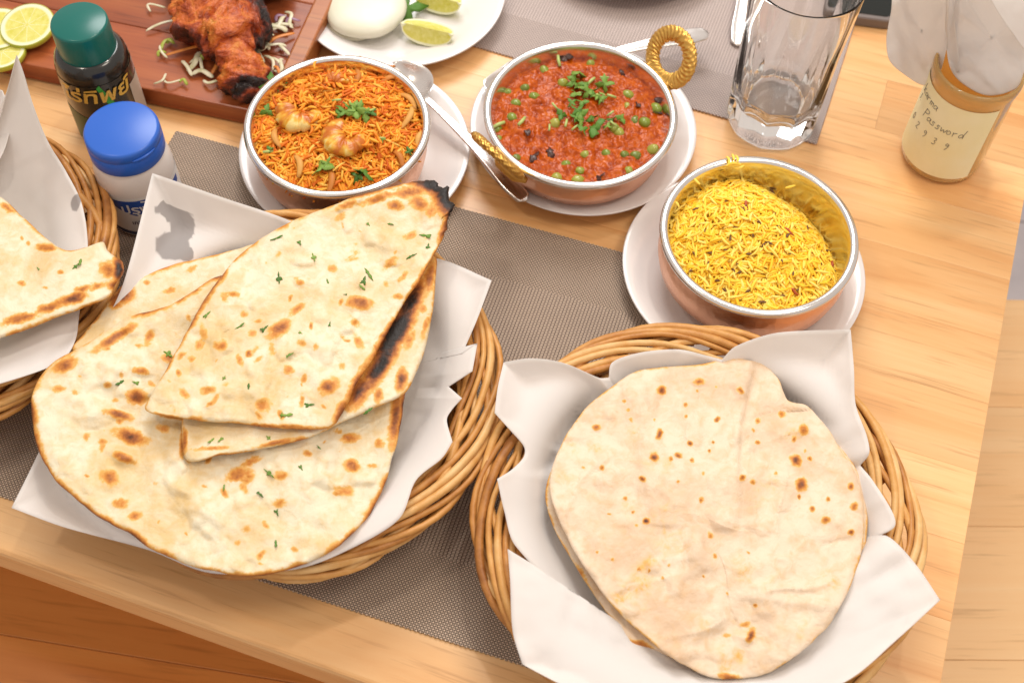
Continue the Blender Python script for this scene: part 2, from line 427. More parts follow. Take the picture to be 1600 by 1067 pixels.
# ================================================================== WICKER BASKETS
def strand_mesh(Rb, zt, var):
    n = 30; s = np.linspace(0, 1, n); th = s*R(118)
    ph = R(212)-s*R(262)
    wob = .0016*np.sin(th*5+var*1.7)+.0010*np.sin(th*9+var*3)
    a = .0108; b = .0080; rc = Rb-.0115
    rr = rc+(a+wob)*np.cos(ph); zz = zt-.011+(b+.6*wob)*np.sin(ph)+.0012*np.sin(th*4+var)
    P = np.stack([rr*np.cos(th), rr*np.sin(th), zz], -1)
    rad = .0023+.0004*np.sin(var*2.1)+.0003*np.sin(s*7+var); rad = rad*np.clip(np.minimum(s, 1-s)*14+.35, 0, 1)
    return tube(P, rad, 7)
def basket(c, Rb, zt, label, seed):
    t = thing('bread_basket', (c[0], c[1], 0), label, 'basket', 'wicker bread baskets')
    NS = 27
    ms = [make_mesh('rim_strand', *strand_mesh(Rb, zt, v), M['willow']) for v in range(5)]
    rnd = random.Random(seed)
    for i in range(NS):
        inst('rim_strand', ms[rnd.randrange(5)], (0, 0, rnd.uniform(-.0008, .0008)), 2*PI*i/NS+rnd.uniform(-.05, .05), t)
    # a second course twisting the other way underneath
    m2 = []
    for v in range(3):
        q, f = strand_mesh(Rb-.0015, zt-.0035, v+9); m2.append(make_mesh('rim_strand', q*np.array([1, -1, 1]), [k[::-1] for k in f], M['willow']))
    for i in range(18): inst('rim_strand', m2[i % 3], (0, 0, rnd.uniform(-.0005, .0005)), 2*PI*(i+.3)/18, t)
    zb = .006; rw_t = Rb-.0150; rw_b = Rb*.76
    def rw(z): return rw_b+(rw_t-rw_b)*min(1, max(0, (z-zb)/(zt-.012-zb)))**.75
    ns = 26; z = np.linspace(zb-.002, zt-.010, 7)
    st = make_mesh('stake', *tube(np.stack([[rw(q) for q in z], 0*z, z], -1), .0021, 6), M['willow'])
    for i in range(ns): inst('stake', st, (0, 0, 0), 2*PI*i/ns, t)
    rows = int((zt-.016-zb)/.0040)
    for k in range(rows):
        zz = zb+.001+k*.0040; th = np.arange(ns*4)*2*PI/(ns*4)
        r = rw(zz)+.0027*np.cos(th*ns/2+(PI if k % 2 else 0))
        v, f = tube(np.stack([r*np.cos(th), r*np.sin(th), zz+.0005*np.sin(th*3+k)], -1), .0020, 6, True)
        inst('weaver', make_mesh('weaver', v, f, M['willow']), (0, 0, 0), 0, t)
    th = np.linspace(0, 2*PI*13, 700); r = np.linspace(.004, rw_b+.002, 700)
    inst('base', make_mesh('base', *tube(np.stack([r*np.cos(th), r*np.sin(th), .005+.0012*np.cos(th*6.5)], -1), .0033, 6), M['willow']), (0, 0, 0), 0, t)
    return t
basket((.1124, .3183), .1295, .056, 'round wicker basket at lower right holding round flat rotis', 3)
basket((-.1353, .3973), .1285, .056, 'round wicker basket in the middle heaped with big garlic naans', 5)
basket((-.383, .4665), .1250, .056, 'wicker basket cut off by the left edge, beside the blue capped shaker', 8)

# ------------------------------------------------------------------ sheets of paper
BASKETS = [((.1124, .3183), .1310, .056), ((-.1353, .3973), .1300, .056), ((-.383, .4665), .1265, .056)]
def sheet(name, pts, center, label, cat, group=None, mat=None, power=1.8, wrinkle=.0012, seed=0, per=10, rings=40, grease=(), thick=.00014, extra=None):
    """a sheet whose edge passes the (px,py,z) points; it sinks to `center` inside"""
    O = spline(pts, per); n = len(O); c = np.array(center, float); V = []; G = []
    rs = np.linspace(0, 1, rings+1)[1:]
    allp = []; fr_ = random.Random(seed*7+1); ext = np.ptp(O[:, :2], axis=0)
    lines = [(c[0]+fr_.uniform(-.45, .45)*ext[0], c[1]+fr_.uniform(-.45, .45)*ext[1], fr_.uniform(0, PI), fr_.uniform(-1, 1), fr_.uniform(9, 26)) for _ in range(12)]
    def fold_z(x, y):
        h = 0
        for (fx, fy, fa_, am, wd) in lines:
            d = (x-fx)*math.sin(fa_)-(y-fy)*math.cos(fa_)
            h = h+am*np.clip(1-np.abs(d)/wd, 0, 1)
        return h*wrinkle*1.1
    for r in rs:
        q = c[:2]+(O[:, :2]-c[:2])*r
        z = c[2]+(O[:, 2]-c[2])*r**power + wrinkle*fbm(q[:, 0]/45, q[:, 1]/45, seed, 3)*min(1, r*2)
        z = z+.0011*np.abs(fbm(q[:, 0]/70, q[:, 1]/70, seed+30, 3))
        z = z+fold_z(q[:, 0], q[:, 1])*min(1, r*1.5)
        if extra is not None: z = z+extra(q[:, 0], q[:, 1])
        p = AT(q[:, 0], q[:, 1], .060)      # never sink into a basket's rolled rim
        for bc, br, bz in BASKETS:
            dd = np.hypot(p[:, 0]-bc[0], p[:, 1]-bc[1]); k = np.clip(1-((dd-(br-.0135))/.028)**2, 0, 1)
            lim = bz-.020+.0250*k**.6
            z = (z+lim+np.sqrt((z-lim)**2+.002**2))/2
        V.append(AT(q[:, 0], q[:, 1], z)); allp.append(q)
    V = np.concatenate([AT(c[0], c[1], c[2])[None]]+V); Q = np.concatenate([c[None, :2]]+allp)
    F = [[0, 1+i, 1+(i+1) % n] for i in range(n)]
    for j in range(rings-1):
        a = 1+j*n; b = a+n
        for i in range(n):
            k = (i+1) % n; F.append([a+i, b+i, b+k, a+k])
    g = np.zeros(len(Q))
    for (x, y_, rx, ry, an, s) in grease:
        dx = Q[:, 0]-x; dy = Q[:, 1]-y_; ca, sa = math.cos(R(an)), math.sin(R(an))
        u = (dx*ca+dy*sa)/rx; w_ = (-dx*sa+dy*ca)/ry
        g = np.maximum(g, s*np.clip(1.4-np.sqrt(u*u+w_*w_)+.25*fbm(Q[:, 0]/14, Q[:, 1]/14, 5, 2), 0, 1))
    # face the camera
    v0, v1, v2 = V[F[0][0]], V[F[0][1]], V[F[0][2]]
    if np.dot(np.cross(v1-v0, v2-v0), np.array([0, 0, HC])-v0) < 0: F = [q[::-1] for q in F]
    o = obj(name, V, F, mat or M['paper'], None, None, True, {'grease': g})
    md = o.modifiers.new('thickness', 'SOLIDIFY'); md.thickness = thick; md.offset = -1
    return tag(o, label, cat, group)
Z = .064
sheet('liner_paper', [(787, 566, .070, 'c'), (830, 560, .072), (880, 567, .069), (935, 590, .062), (951, 590, .055, 'c'), (957, 566, .061), (1000, 551, .064), (1060, 546, .064), (1105, 556, .062), (1128, 562, .064, 'c'),
    (1150, 541, .070), (1215, 520, .076), (1329, 515, .080, 'c'), (1334, 575, .074), (1337, 632, .066), (1354, 680, .064), (1358, 708, .062), (1344, 727, .052, 'c'), (1362, 748, .058), (1393, 797, .062), (1398, 822, .060), (1372, 838, .050, 'c'),
    (1345, 900, .044), (1290, 1000, .042), (1180, 1060, .042), (1060, 1050, .042), (930, 975, .044), (806, 853, .052), (788, 798, .062), (777, 748, .069, 'c'), (800, 733, .062), (818, 714, .050), (819, 698, .052), (800, 675, .062), (773, 645, .070, 'c'), (778, 605, .072)],
    (1085, 790, .022), 'white paper with flared corners lining the roti basket, upper sheet', 'paper', 'basket liner papers', seed=2, power=2.2)
sheet('liner_paper', [(793, 857, .064, 'c'), (850, 893, .060), (931, 955, .052), (1020, 1015, .046), (1120, 1045, .044), (1230, 1020, .042), (1316, 930, .040), (1353, 838, .050, 'c'), (1388, 838, .064), (1430, 880, .068), (1469, 937, .066, 'c'),
    (1400, 1000, .064), (1325, 1062, .064), (1200, 1112, .064), (1050, 1120, .064), (930, 1092, .064), (875, 1068, .063), (816, 1037, .060, 'c'), (801, 985, .063), (797, 905, .065)],
    (1130, 1080, .046), 'white paper folded over the front rim of the roti basket', 'paper', 'basket liner papers', seed=9, power=1.0, wrinkle=.0022)
sheet('liner_paper', [(238, 271, .083, 'c'), (345, 308, .078), (455, 346, .068), (560, 400, .05), (679, 403, .058), (768, 438, .066, 'c'), (745, 500, .064), (722, 553, .056, 'c'), (746, 536, .062, 'c'), (738, 580, .061, 'c'), (701, 604, .047, 'c'), (722, 622, .060, 'c'), (706, 640, .054), (698, 656, .050), (707, 690, .058, 'c'), (690, 716, .056), (650, 750, .050), (622, 812, .056), (533, 864, .058), (455, 890, .058), (330, 895, .052), (232, 859, .050), (100, 823, .046), (18, 793, .042, 'c'), (55, 718, .046), (100, 620, .05), (150, 530, .056), (193, 442, .068)],
    (430, 620, .020), 'white paper with a grease stain under the stacked garlic naans', 'paper', 'basket liner papers', seed=4, power=2.0,
    grease=((262, 330, 22, 11, 25, 1), (284, 352, 20, 22, 0, 1), (268, 385, 27, 22, 20, 1), (290, 398, 14, 12, 0, 1)))
sheet('liner_paper', [(26, 86, .135, 'c'), (36, 112, .125), (52, 165, .105), (75, 222, .085), (103, 268, .072), (128, 320, .066), (137, 385, .062), (130, 440, .055), (124, 490, .056), (118, 530, .062), (100, 560, .066), (60, 580, .066), (-20, 605, .066), (-150, 640, .066), (-330, 560, .07), (-330, 300, .07), (-120, 200, .075), (-40, 190, .085), (2, 160, .10), (16, 125, .118)],
    (-60, 420, .022), 'white paper rising to a tall point in the left edge basket', 'paper', 'basket liner papers', seed=6, power=1.8, grease=((118, 318, 9, 15, 10, .75),))
sheet('liner_paper', [(-60, 120, .085, 'c'), (4, 142, .085, 'c'), (18, 185, .080), (-10, 260, .07), (-110, 300, .05), (-220, 250, .07), (-190, 170, .08)],
    (-80, 215, .05), 'second white paper behind the tall point in the left edge basket', 'paper', 'basket liner papers', seed=16, power=1.4)

# ================================================================== FLAT BREADS
M['herb'] = None
def herb_mat():
    t = NT('coriander_green'); v = t.coords('Object', (1, 1, 1), True)
    oi = t.n('ObjectInfo'); n = t.noise(v, 300, 3)
    f = t.math('ADD', t.math('MULTIPLY', n, .6), t.math('MULTIPLY', oi.outputs['Random'], .5))
    t.color(t.ramp(f, [(.2, (.035, .11, .010)), (.5, (.09, .23, .022)), (.8, (.22, .36, .05))]))
    t.set(Roughness=.4, Subsurface_Weight=0.0); t.bump(n, .4, .0005); return t.m
M['herb'] = herb_mat()
M['stem'] = plain('coriander_stem', (.42, .52, .16), .45)
def leaf_verts(r, seed, lobes=3, cup=.25):
    """one lobed coriander leaf, a closed thin body centred on its middle"""
    rd = random.Random(seed); n = 26; V = []; F = []
    rim = []
    for i in range(n):
        a = 2*PI*i/n
        rr = r*(.62+.30*math.cos(lobes*a)+.12*math.cos(lobes*3*a+rd.random())+.06*rd.uniform(-1, 1))
        rim.append((rr*math.cos(a), rr*math.sin(a)))
    hts = [cup*r*math.sin(2*math.atan2(yy, x)+seed)+rd.uniform(-.05, .05)*r for x, yy in rim]
    for dz in (0, -r*.05):
        V.append((0, 0, dz+.10*r))
        V += [(x*.5, yy*.5, h*.3+dz+.08*r) for (x, yy), h in zip(rim, hts)]
        V += [(x, yy, h+dz) for (x, yy), h in zip(rim, hts)]
    m = 1+2*n
    for s, o in ((1, 0), (-1, m)):
        for i in range(n):
            k = (i+1) % n
            a = [o, o+1+i, o+1+k]; b = [o+1+i, o+1+n+i, o+1+n+k, o+1+k]
            F += [a, b] if s == 1 else [a[::-1], b[::-1]]
    for i in range(n):
        k = (i+1) % n; F.append([1+n+i, m+1+n+i, m+1+n+k, 1+n+k])
    return np.array(V), F
LEAF = [make_mesh('coriander_leaf', *leaf_verts(1.0, s, 3 if s % 2 else 4), M['herb']) for s in range(5)]
FLAKE = []
for s in range(5):
    v, f = leaf_verts(1.0, s+20, 2+s % 3, .15); v = v*np.array([1, .55, .6]); FLAKE.append(make_mesh('coriander_flake', v, f, M['herb']))
def rel(o, p): return Vector(np.asarray(p)-OFF[o.name])

def flatbread(name, label, cat, group, outline, center, zf, thick, spots, mat, seed, edge=.35, nrand=0, flakes=(), und=.002, na=420, nr=84, jit=2.0, extra=None, rand_int=(.14, .40), rand_r=(2.5, 10), bub=0.0, epow=6.0, rag=None):
    O = resample(spline(outline, 16), na); c = np.array(center, float)
    rd = np.random.default_rng(seed)
    ai = np.arange(na)
    ang = 2*PI*ai/na
    O = O + jit*np.stack([fbm(6*np.cos(ang)+9, 6*np.sin(ang), seed, 4), fbm(6*np.cos(ang), 6*np.sin(ang)+7, seed+3, 4)], -1)
    RG = np.zeros_like(O)
    if rag is not None:      # crumbling, burnt stretch of the edge
        wgt = np.exp(-((O[:, 0]-rag[0])**2+(O[:, 1]-rag[1])**2)/rag[2]**2)[:, None]
        RG = wgt*rag[3]*np.stack([fbm(22*np.cos(ang), 22*np.sin(ang), seed+60, 3), fbm(22*np.cos(ang)+5, 22*np.sin(ang), seed+61, 3)], -1)
    rs = 1-(1-np.linspace(0, 1, nr+1)[1:])**1.35
    Q = np.concatenate([c+(O-c)*r+RG*r**14 for r in rs]); Q = np.vstack([c[None], Q])
    dist = np.r_[np.linalg.norm(O-c, axis=1).min(), np.concatenate([np.linalg.norm(O-c, axis=1)*(1-r) for r in rs])]
    SPB = [q for q in spots if q[5] > .3 and max(q[2], q[3]) < 30]
    def z_at(x, yy):
        z = zf(x, yy)+und*fbm(x/95, yy/95, seed, 3)*2+und*.22*fbm(x/22, yy/22, seed+5, 3)
        if bub: z = z+bub*np.maximum(0, fbm(x/34, yy/34, seed+8, 2)-.12)*2
        for (sx, sy, rx, ry, an, si) in (SPB if bub else []):      # blisters stand proud where they browned
            ca, sa = math.cos(R(an)), math.sin(R(an)); u = ((x-sx)*ca+(yy-sy)*sa)/(rx*1.3); w2 = (-(x-sx)*sa+(yy-sy)*ca)/(ry*1.3)
            z = z+.0011*min(1, rx/8)*np.exp(-(u*u+w2*w2)**2)
        if extra is not None: z = z+extra(x, yy)
        return z
    zt = z_at(Q[:, 0], Q[:, 1])
    e = np.clip(dist/11, 0, 1); prof = np.sqrt(np.clip(1-(1-e)**2, 0, 1))
    top = AT(Q[:, 0], Q[:, 1], zt+thick*(.40+.60*prof))
    n = na
    b0 = zt-thick*.15*prof
    bot = AT(Q[:, 0], Q[:, 1], b0)
    N = len(Q); V = np.vstack([top, bot]); F = []
    for s in (0, 1):
        o = s*N
        ff = [[o, o+1+i, o+1+(i+1) % n] for i in range(n)]
        for j in range(nr-1):
            a = o+1+j*n; b = a+n
            ff += [[a+i, b+i, b+(i+1) % n, a+(i+1) % n] for i in range(n)]
        F += [q[::-1] for q in ff] if s == 0 else ff
    a = 1+(nr-1)*n
    F += [[a+(i+1) % n, a+i, N+a+i, N+a+(i+1) % n][::-1] for i in range(n)]
    ch = edge*np.exp(-dist/epow)*np.clip(.75+1.3*fbm(Q[:, 0]/38, Q[:, 1]/38, seed+2, 3), 0, 1.6)
    SP = list(spots)
    for k in range(nrand):
        i = rd.integers(na); r = math.sqrt(rd.random())*.93; p = c+(O[i]-c)*r; q = rd.uniform(*rand_r)
        SP.append((p[0], p[1], q*rd.uniform(1, 1.8), q*.75, rd.uniform(0, 180), rd.uniform(*rand_int)))
    gain = 1.32 if mat is M['roti'] else 1.14
    for (x, yy, rx, ry, an, s) in SP:
        s = s*gain if s > .22 else s
        dx = Q[:, 0]-x+3*fbm(Q[:, 0]/9, Q[:, 1]/9, 3, 2); dy = Q[:, 1]-yy+3*fbm(Q[:, 0]/9, Q[:, 1]/9, 8, 2); ca, sa = math.cos(R(an)), math.sin(R(an))
        u = (dx*ca+dy*sa)/rx; w_ = (-dx*sa+dy*ca)/ry; d2 = u*u+w_*w_
        ch = np.maximum(ch, s*np.exp(-d2*.9)*(d2 < 9))
    # normals outwards: top faces must face up
    q = F[0]; nn = np.cross(V[q[1]]-V[q[0]], V[q[2]]-V[q[0]])
    if nn[2] < 0: F = [k[::-1] for k in F]
    o = obj(name, V, F, mat, None, None, True, {'char': np.r_[ch, ch*.8]})
    tag(o, label, cat, group)
    for k, (x, yy, r) in enumerate(flakes):
        p = AT(x, yy, float(z_at(np.array([x]), np.array([yy]))[0])+thick*1.0+.0004)
        inst('coriander_flake', FLAKE[k % 5], rel(o, p), 0, o, (random.uniform(-.3, .3), random.uniform(-.3, .3), random.uniform(0, 6)), (r*random.uniform(.7, 1.15), r*random.uniform(.6, 1.2), r))
    return o, z_at
G = 'garlic naan pieces in the middle basket'
flatbread('garlic_naan', 'pale naan strip with a browned tip, behind the upper left of the stack', 'naan', G,
    [(113, 549), (132, 520), (150, 497), (172, 468), (190, 447), (225, 430), (270, 414), (330, 400), (372, 389), (420, 384), (440, 450), (380, 520), (250, 560), (170, 560)], (270, 480),
    lambda x, y: .0595+(x-270)*0+0*y, .005, [(192, 462, 17, 13, -35, .62), (178, 470, 9, 12, 0, .5), (265, 455, 9, 6, 0, .34), (230, 440, 6, 5, 0, .3), (300, 420, 12, 5, -20, .25)], M['naan'], 31, .32, 6, und=.0012, jit=1.2)
NL = flatbread('garlic_naan', 'largest rounded naan at the bottom left of the stack, brown blistered', 'naan', G,
    [(48, 645), (52, 612), (66, 585), (92, 560), (137, 536), (172, 512), (210, 492), (280, 470), (345, 431), (430, 430), (540, 500), (628, 590), (628, 640), (618, 700), (602, 752), (574, 808), (524, 858), (455, 889), (392, 901), (322, 890), (235, 857), (200, 832), (150, 806), (118, 778), (88, 752), (62, 705)], (340, 660),
    lambda x, y: .0595+1.5e-5*(900-y), .005,
    [(205, 682, 26, 11, 18, .58), (185, 648, 24, 6, 14, .5), (196, 716, 19, 7, 22, .5), (170, 746, 15, 12, 35, .46), (188, 785, 14, 8, 0, .36), (214, 621, 15, 11, 10, .60), (219, 580, 14, 6, 14, .42), (102, 570, 22, 10, -20, .46), (180, 527, 40, 7, -33, .5), (168, 601, 6, 6, 0, .36), (180, 625, 6, 5, 0, .3), (160, 690, 7, 6, 0, .3), (135, 682, 6, 6, 0, .3),
     (372, 742, 22, 10, -20, .46), (392, 722, 18, 7, -25, .40), (549, 727, 12, 10, 10, .48), (547, 684, 16, 7, -5, .42), (592, 692, 8, 8, 0, .42), (536, 766, 15, 9, 10, .36), (582, 727, 8, 5, 0, .3), (440, 742, 12, 8, 0, .3), (436, 786, 13, 9, 0, .26), (480, 708, 7, 6, 0, .3),
     (617, 655, 9, 42, 6, .58), (598, 770, 7, 40, 28, .5), (560, 830, 6, 40, 48, .45), (285, 690, 5, 22, 0, .5), (300, 545, 5, 35, 25, .42), (262, 560, 8, 8, 0, .4), (270, 650, 20, 5, 10, .44), (255, 670, 12, 7, 20, .36)],
    M['naan'], 41, .60, 60, [(187, 598, .0042), (213, 598, .0038), (420, 739, .0042), (405, 771, .0035), (432, 799, .0042), (431, 849, .0032), (318, 560, .003), (262, 553, .005), (350, 760, .0028), (470, 730, .0028), (500, 700, .0026)], und=.0030, jit=2.8, bub=.003)[1]
flatbread('garlic_naan', 'scorched naan piece between the top wedge and the big bottom naan', 'naan', G,
    [(286, 650), (291, 717), (340, 712), (400, 703), (480, 685), (555, 650), (600, 632), (634, 612), (660, 560), (676, 490), (681, 440), (679, 398), (640, 425), (560, 480), (400, 540), (310, 610)], (500, 600),
    lambda x, y: .0725+6e-6*(600-y), .0048,
    [(618, 520, 15, 60, 30, 1.05), (596, 566, 13, 44, 32, .95), (562, 612, 14, 30, 35, .62), (640, 474, 12, 40, 28, .85), (672, 430, 9, 26, 10, .5), (627, 593, 8, 17, 10, .66), (660, 483, 8, 7, 0, .42), (640, 530, 8, 18, 20, .34), (600, 560, 20, 14, 30, .45), (330, 700, 30, 4, -5, .36), (288, 690, 5, 24, 0, .5), (430, 692, 40, 4, -12, .4), (665, 510, 5, 22, 15, .35)],
    M['naan'], 53, .42, 5, [(330, 688, .0028), (345, 686, .0028), (420, 684, .0024), (575, 642, .003), (655, 385, .003)], und=.0012, jit=1.8, na=360, nr=64)
flatbread('garlic_naan', 'herb flecked naan wedge on top of the stack with a charred black tip', 'naan', G,
    [(228, 641), (240, 612), (258, 580), (290, 520), (318, 470), (345, 432), (372, 400), (420, 366), (480, 336), (560, 306), (632, 287), (668, 281), (690, 288), (706, 300), (711, 320), (700, 348), (690, 376), (664, 425), (622, 490), (585, 555), (553, 610), (527, 660, 'c'), (510, 669), (450, 669), (370, 662), (290, 655)], (480, 480),
    lambda x, y: .0785+3.0e-5*np.maximum(0, (x-480)*.5-(y-480)*.6-20), .0048,
    [(704, 306, 20, 26, 0, 1.3), (688, 291, 40, 12, 14, 1.2), (708, 338, 11, 30, 12, 1.1), (660, 284, 34, 6, 2, .72), (694, 360, 7, 22, 18, .6), (640, 300, 30, 9, -8, .5), (616, 320, 13, 8, 10, .52), (655, 318, 16, 9, 20, .42), (590, 310, 30, 6, -18, .48), (540, 320, 20, 6, -20, .38), (675, 330, 14, 10, 0, .34), (690, 320, 10, 16, 0, .5),
     (562, 473, 20, 10, 8, .46), (437, 514, 20, 11, -32, .50), (345, 541, 11, 9, -10, .48), (410, 634, 14, 11, -10, .38), (513, 604, 17, 11, -30, .5), (452, 578, 9, 8, 20, .36), (468, 441, 7, 5, 0, .32), (388, 552, 5, 4, 0, .45), (325, 610, 12, 8, 0, .34), (380, 490, 10, 6, 0, .3), (470, 535, 9, 7, 0, .25), (520, 420, 8, 6, 0, .28), (555, 395, 10, 6, 0, .24),
     (655, 440, 6, 46, 32, .46), (600, 530, 7, 52, 32, .52), (560, 596, 9, 40, 30, .55), (533, 645, 9, 24, 25, .58), (400, 665, 90, 4, 2, .46), (255, 648, 24, 3, 10, .4), (640, 368, 12, 6, -30, .3), (425, 545, 8, 12, 0, .24), (300, 560, 7, 6, 0, .28)],
    M['naan'], 67, .46, 60, [(432, 372, .0042), (468, 379, .0036), (436, 436, .005), (576, 428, .0052), (568, 440, .0045), (566, 449, .003), (667, 368, .005), (669, 387, .003), (643, 400, .004), (322, 493, .0045), (374, 510, .0042), (412, 514, .0045), (490, 402, .004), (450, 556, .0045), (481, 633, .0036), (448, 648, .0038), (515, 507, .0028), (440, 648, .003), (512, 440, .002), (540, 460, .002), (388, 605, .0026), (470, 520, .0022), (350, 590, .0024), (610, 350, .0024), (575, 350, .002)], und=.0024, jit=2.4, bub=.0028, rag=(702, 305, 44, 16), na=560)
flatbread('garlic_naan', 'folded naan with brown fold line in the left edge basket', 'naan', 'naan in the left edge basket',
    [(-6, 306), (32, 336), (76, 376), (102, 391), (134, 386), (160, 379), (168, 392), (180, 402), (191, 410), (193, 428), (180, 446), (172, 463), (130, 481), (80, 500), (30, 519), (-40, 535), (-160, 500), (-170, 380), (-90, 310)], (30, 440),
    lambda x, y: .070+2.5e-5*np.maximum(0, x-60), .007,
    [(186, 420, 9, 20, 0, .85), (178, 445, 10, 8, 0, .6), (168, 420, 12, 12, 0, .5), (112, 467, 22, 8, -18, .62), (78, 480, 26, 7, -18, .5), (30, 498, 30, 7, -14, .48), (150, 448, 14, 6, -15, .4), (72, 387, 16, 6, 5, .46), (10, 325, 16, 5, 35, .36), (45, 380, 4, 4, 0, .3), (95, 426, 5, 4, 0, .3), (130, 450, 16, 5, -18, .44)],
    M['naan'], 77, .36, 6, [(125, 410, .0036), (60, 420, .0016), (118, 416, .003)], und=.0014, jit=1.5, na=300, nr=60)

def step(x, y):
    # the softer right half puffs lower along a ragged crease
    lx = 1166+10*np.sin(y/40)-np.maximum(0, y-700)*.20
    s = 1/(1+np.exp(-np.clip((x-lx)/1.6, -40, 40))); fade = np.clip((860-y)/160, 0, 1)
    h = -.0034*s*fade
    def fold(x0, y0, x1, y1, a, wd):
        L = math.hypot(x1-x0, y1-y0); ux, uy = (x1-x0)/L, (y1-y0)/L
        t = (x-x0)*ux+(y-y0)*uy; d = -(x-x0)*uy+(y-y0)*ux+4*np.sin(t/19)
        g = np.clip(np.minimum(t, L-t)/25, 0, 1)
        return a*g*np.exp(-np.abs(d)/wd)*np.where(d > 0, 1, .55)
    for q in ((1170, 655, 1280, 632, -.0026, 5), (1200, 690, 1275, 665, .0022, 7), (1180, 930, 1310, 905, .0026, 6), (1020, 1010, 1150, 960, .0020, 9), (900, 760, 960, 700, .0016, 8), (880, 830, 915, 700, .0014, 9), (1230, 720, 1215, 850, .0016, 10), (1120, 860, 1160, 1000, -.0016, 8), (950, 930, 1060, 890, .0014, 9), (1000, 620, 1010, 780, .0012, 12), (1090, 590, 1075, 700, .0012, 12), (1270, 860, 1330, 840, -.0016, 6), (1060, 800, 1180, 830, .0012, 11), (1140, 990, 1190, 1010, .0022, 6)):
        h = h+fold(*q)
    h = h+.0016*np.exp(-((y-(935+.12*(x-1200)))/9)**2)*np.clip((x-1140)/60, 0, 1)*np.clip((1340-x)/40, 0, 1)
    h = h-.0018*np.exp(-(((y-640)-.05*(x-1200))/8)**2)*np.clip((x-1170)/30, 0, 1)*np.clip((1290-x)/40, 0, 1)
    h = h+.0016*np.exp(-(((x-900)*.75-(y-860)*.45)/12)**2)*np.clip((1000-x)/60, 0, 1)
    h = h-.0022*np.exp(-(((x-1120)*.6+(y-990)*.5)/14)**2)*np.clip((y-930)/60, 0, 1)
    return h
GR = 'rotis in the right basket'
spk = np.random.default_rng(321)
flatbread('roti', 'lower roti peeking out at the left under the spotted top roti', 'roti', GR,
    [(852, 765), (856, 800), (872, 838), (900, 886), (942, 950), (985, 1003), (1016, 1012), (1060, 1030), (1180, 1050), (1290, 985), (1332, 930), (1352, 855), (1355, 800), (1330, 720), (1250, 650), (1080, 600), (930, 650), (868, 720)], (1100, 810),
    lambda x, y: .0520+0*x, .0035, [(1338, 880, 5, 30, 15, .45), (1000, 1005, 20, 5, 20, .4), (905, 893, 6, 20, -35, .35)], M['roti'], 81, .30, 6, und=.0010, jit=1.2, epow=4)
rs = [(1033, 609, 7, 6, 0, .55), (1030, 678, 5, 8, 20, .5), (1022, 713, 6, 6, 0, .6), (1060, 711, 6, 4, 10, .5), (1077, 693, 4, 4, 0, .55), (1004, 748, 5, 4, 40, .55), (1009, 814, 5, 5, 0, .6), (932, 668, 6, 4, 0, .42), (1096, 780, 4, 4, 0, .4), (1121, 655, 4, 4, 0, .5), (1093, 597, 8, 5, 0, .38), (1156, 610, 6, 5, 0, .35), (1048, 716, 3, 3, 0, .4), (1082, 719, 3, 3, 0, .4), (1243, 719, 7, 8, -30, .58), (1252, 757, 8, 9, -20, .58), (1160, 746, 5, 5, 0, .5), (1265, 717, 3, 3, 0, .45), (1222, 648, 6, 5, 20, .42), (1255, 672, 7, 8, 20, .36), (1185, 658, 5, 4, 0, .48), (1290, 812, 7, 5, 0, .4), (1330, 831, 4, 4, 0, .5), (1268, 795, 4, 4, 0, .42), (1110, 836, 4, 5, 0, .42), (1117, 870, 3, 5, 0, .42), (1330, 760, 4, 5, 0, .5), (1173, 992, 5, 11, 25, .56), (1165, 975, 10, 5, -20, .3), (1135, 992, 6, 4, 0, .3), (994, 820, 3, 3, 0, .3), (958, 873, 3, 3, 0, .35), (940, 730, 4, 4, 0, .36), (912, 731, 3, 3, 0, .3), (985, 655, 3, 4, 0, .34), (975, 625, 4, 3, 0, .3), (980, 640, 3, 3, 0, .3), (1060, 752, 3, 3, 0, .32), (1100, 740, 3, 3, 0, .3), (1140, 1058, 20, 5, 5, .4), (1335, 790, 6, 6, 0, .42)]
rs += [(1100+200*math.sqrt(spk.random())*math.cos(q), 790+190*math.sqrt(spk.random())*math.sin(q), 1.8+2.2*spk.random(), 1.8+1.5*spk.random(), 0, .28+.25*spk.random()) for q in spk.random(28)*6.28]
flatbread('roti', 'round pale roti with small dark spots on top in the right basket', 'roti', GR,
    [(960, 603), (992, 581), (1030, 574), (1085, 571), (1128, 562), (1160, 560), (1192, 570), (1216, 592), (1232, 624), (1262, 634), (1292, 667), (1312, 700), (1334, 735), (1349, 788), (1347, 850), (1330, 915), (1300, 968), (1255, 1015), (1210, 1046), (1165, 1059), (1110, 1057), (1060, 1034), (1005, 992), (962, 950), (928, 907), (892, 852), (866, 792), (859, 748), (872, 702), (892, 668), (920, 632)], (1100, 800),
    lambda x, y: .0580+.006*np.exp(-(((x-1090)/190)**2+((y-800)/180)**2)), .0034, rs, M['roti'], 91, .22, 26, und=.0022, jit=2.6, extra=step, rand_int=(.10, .17), rand_r=(14, 34), bub=.0020, epow=4, na=460, nr=96)

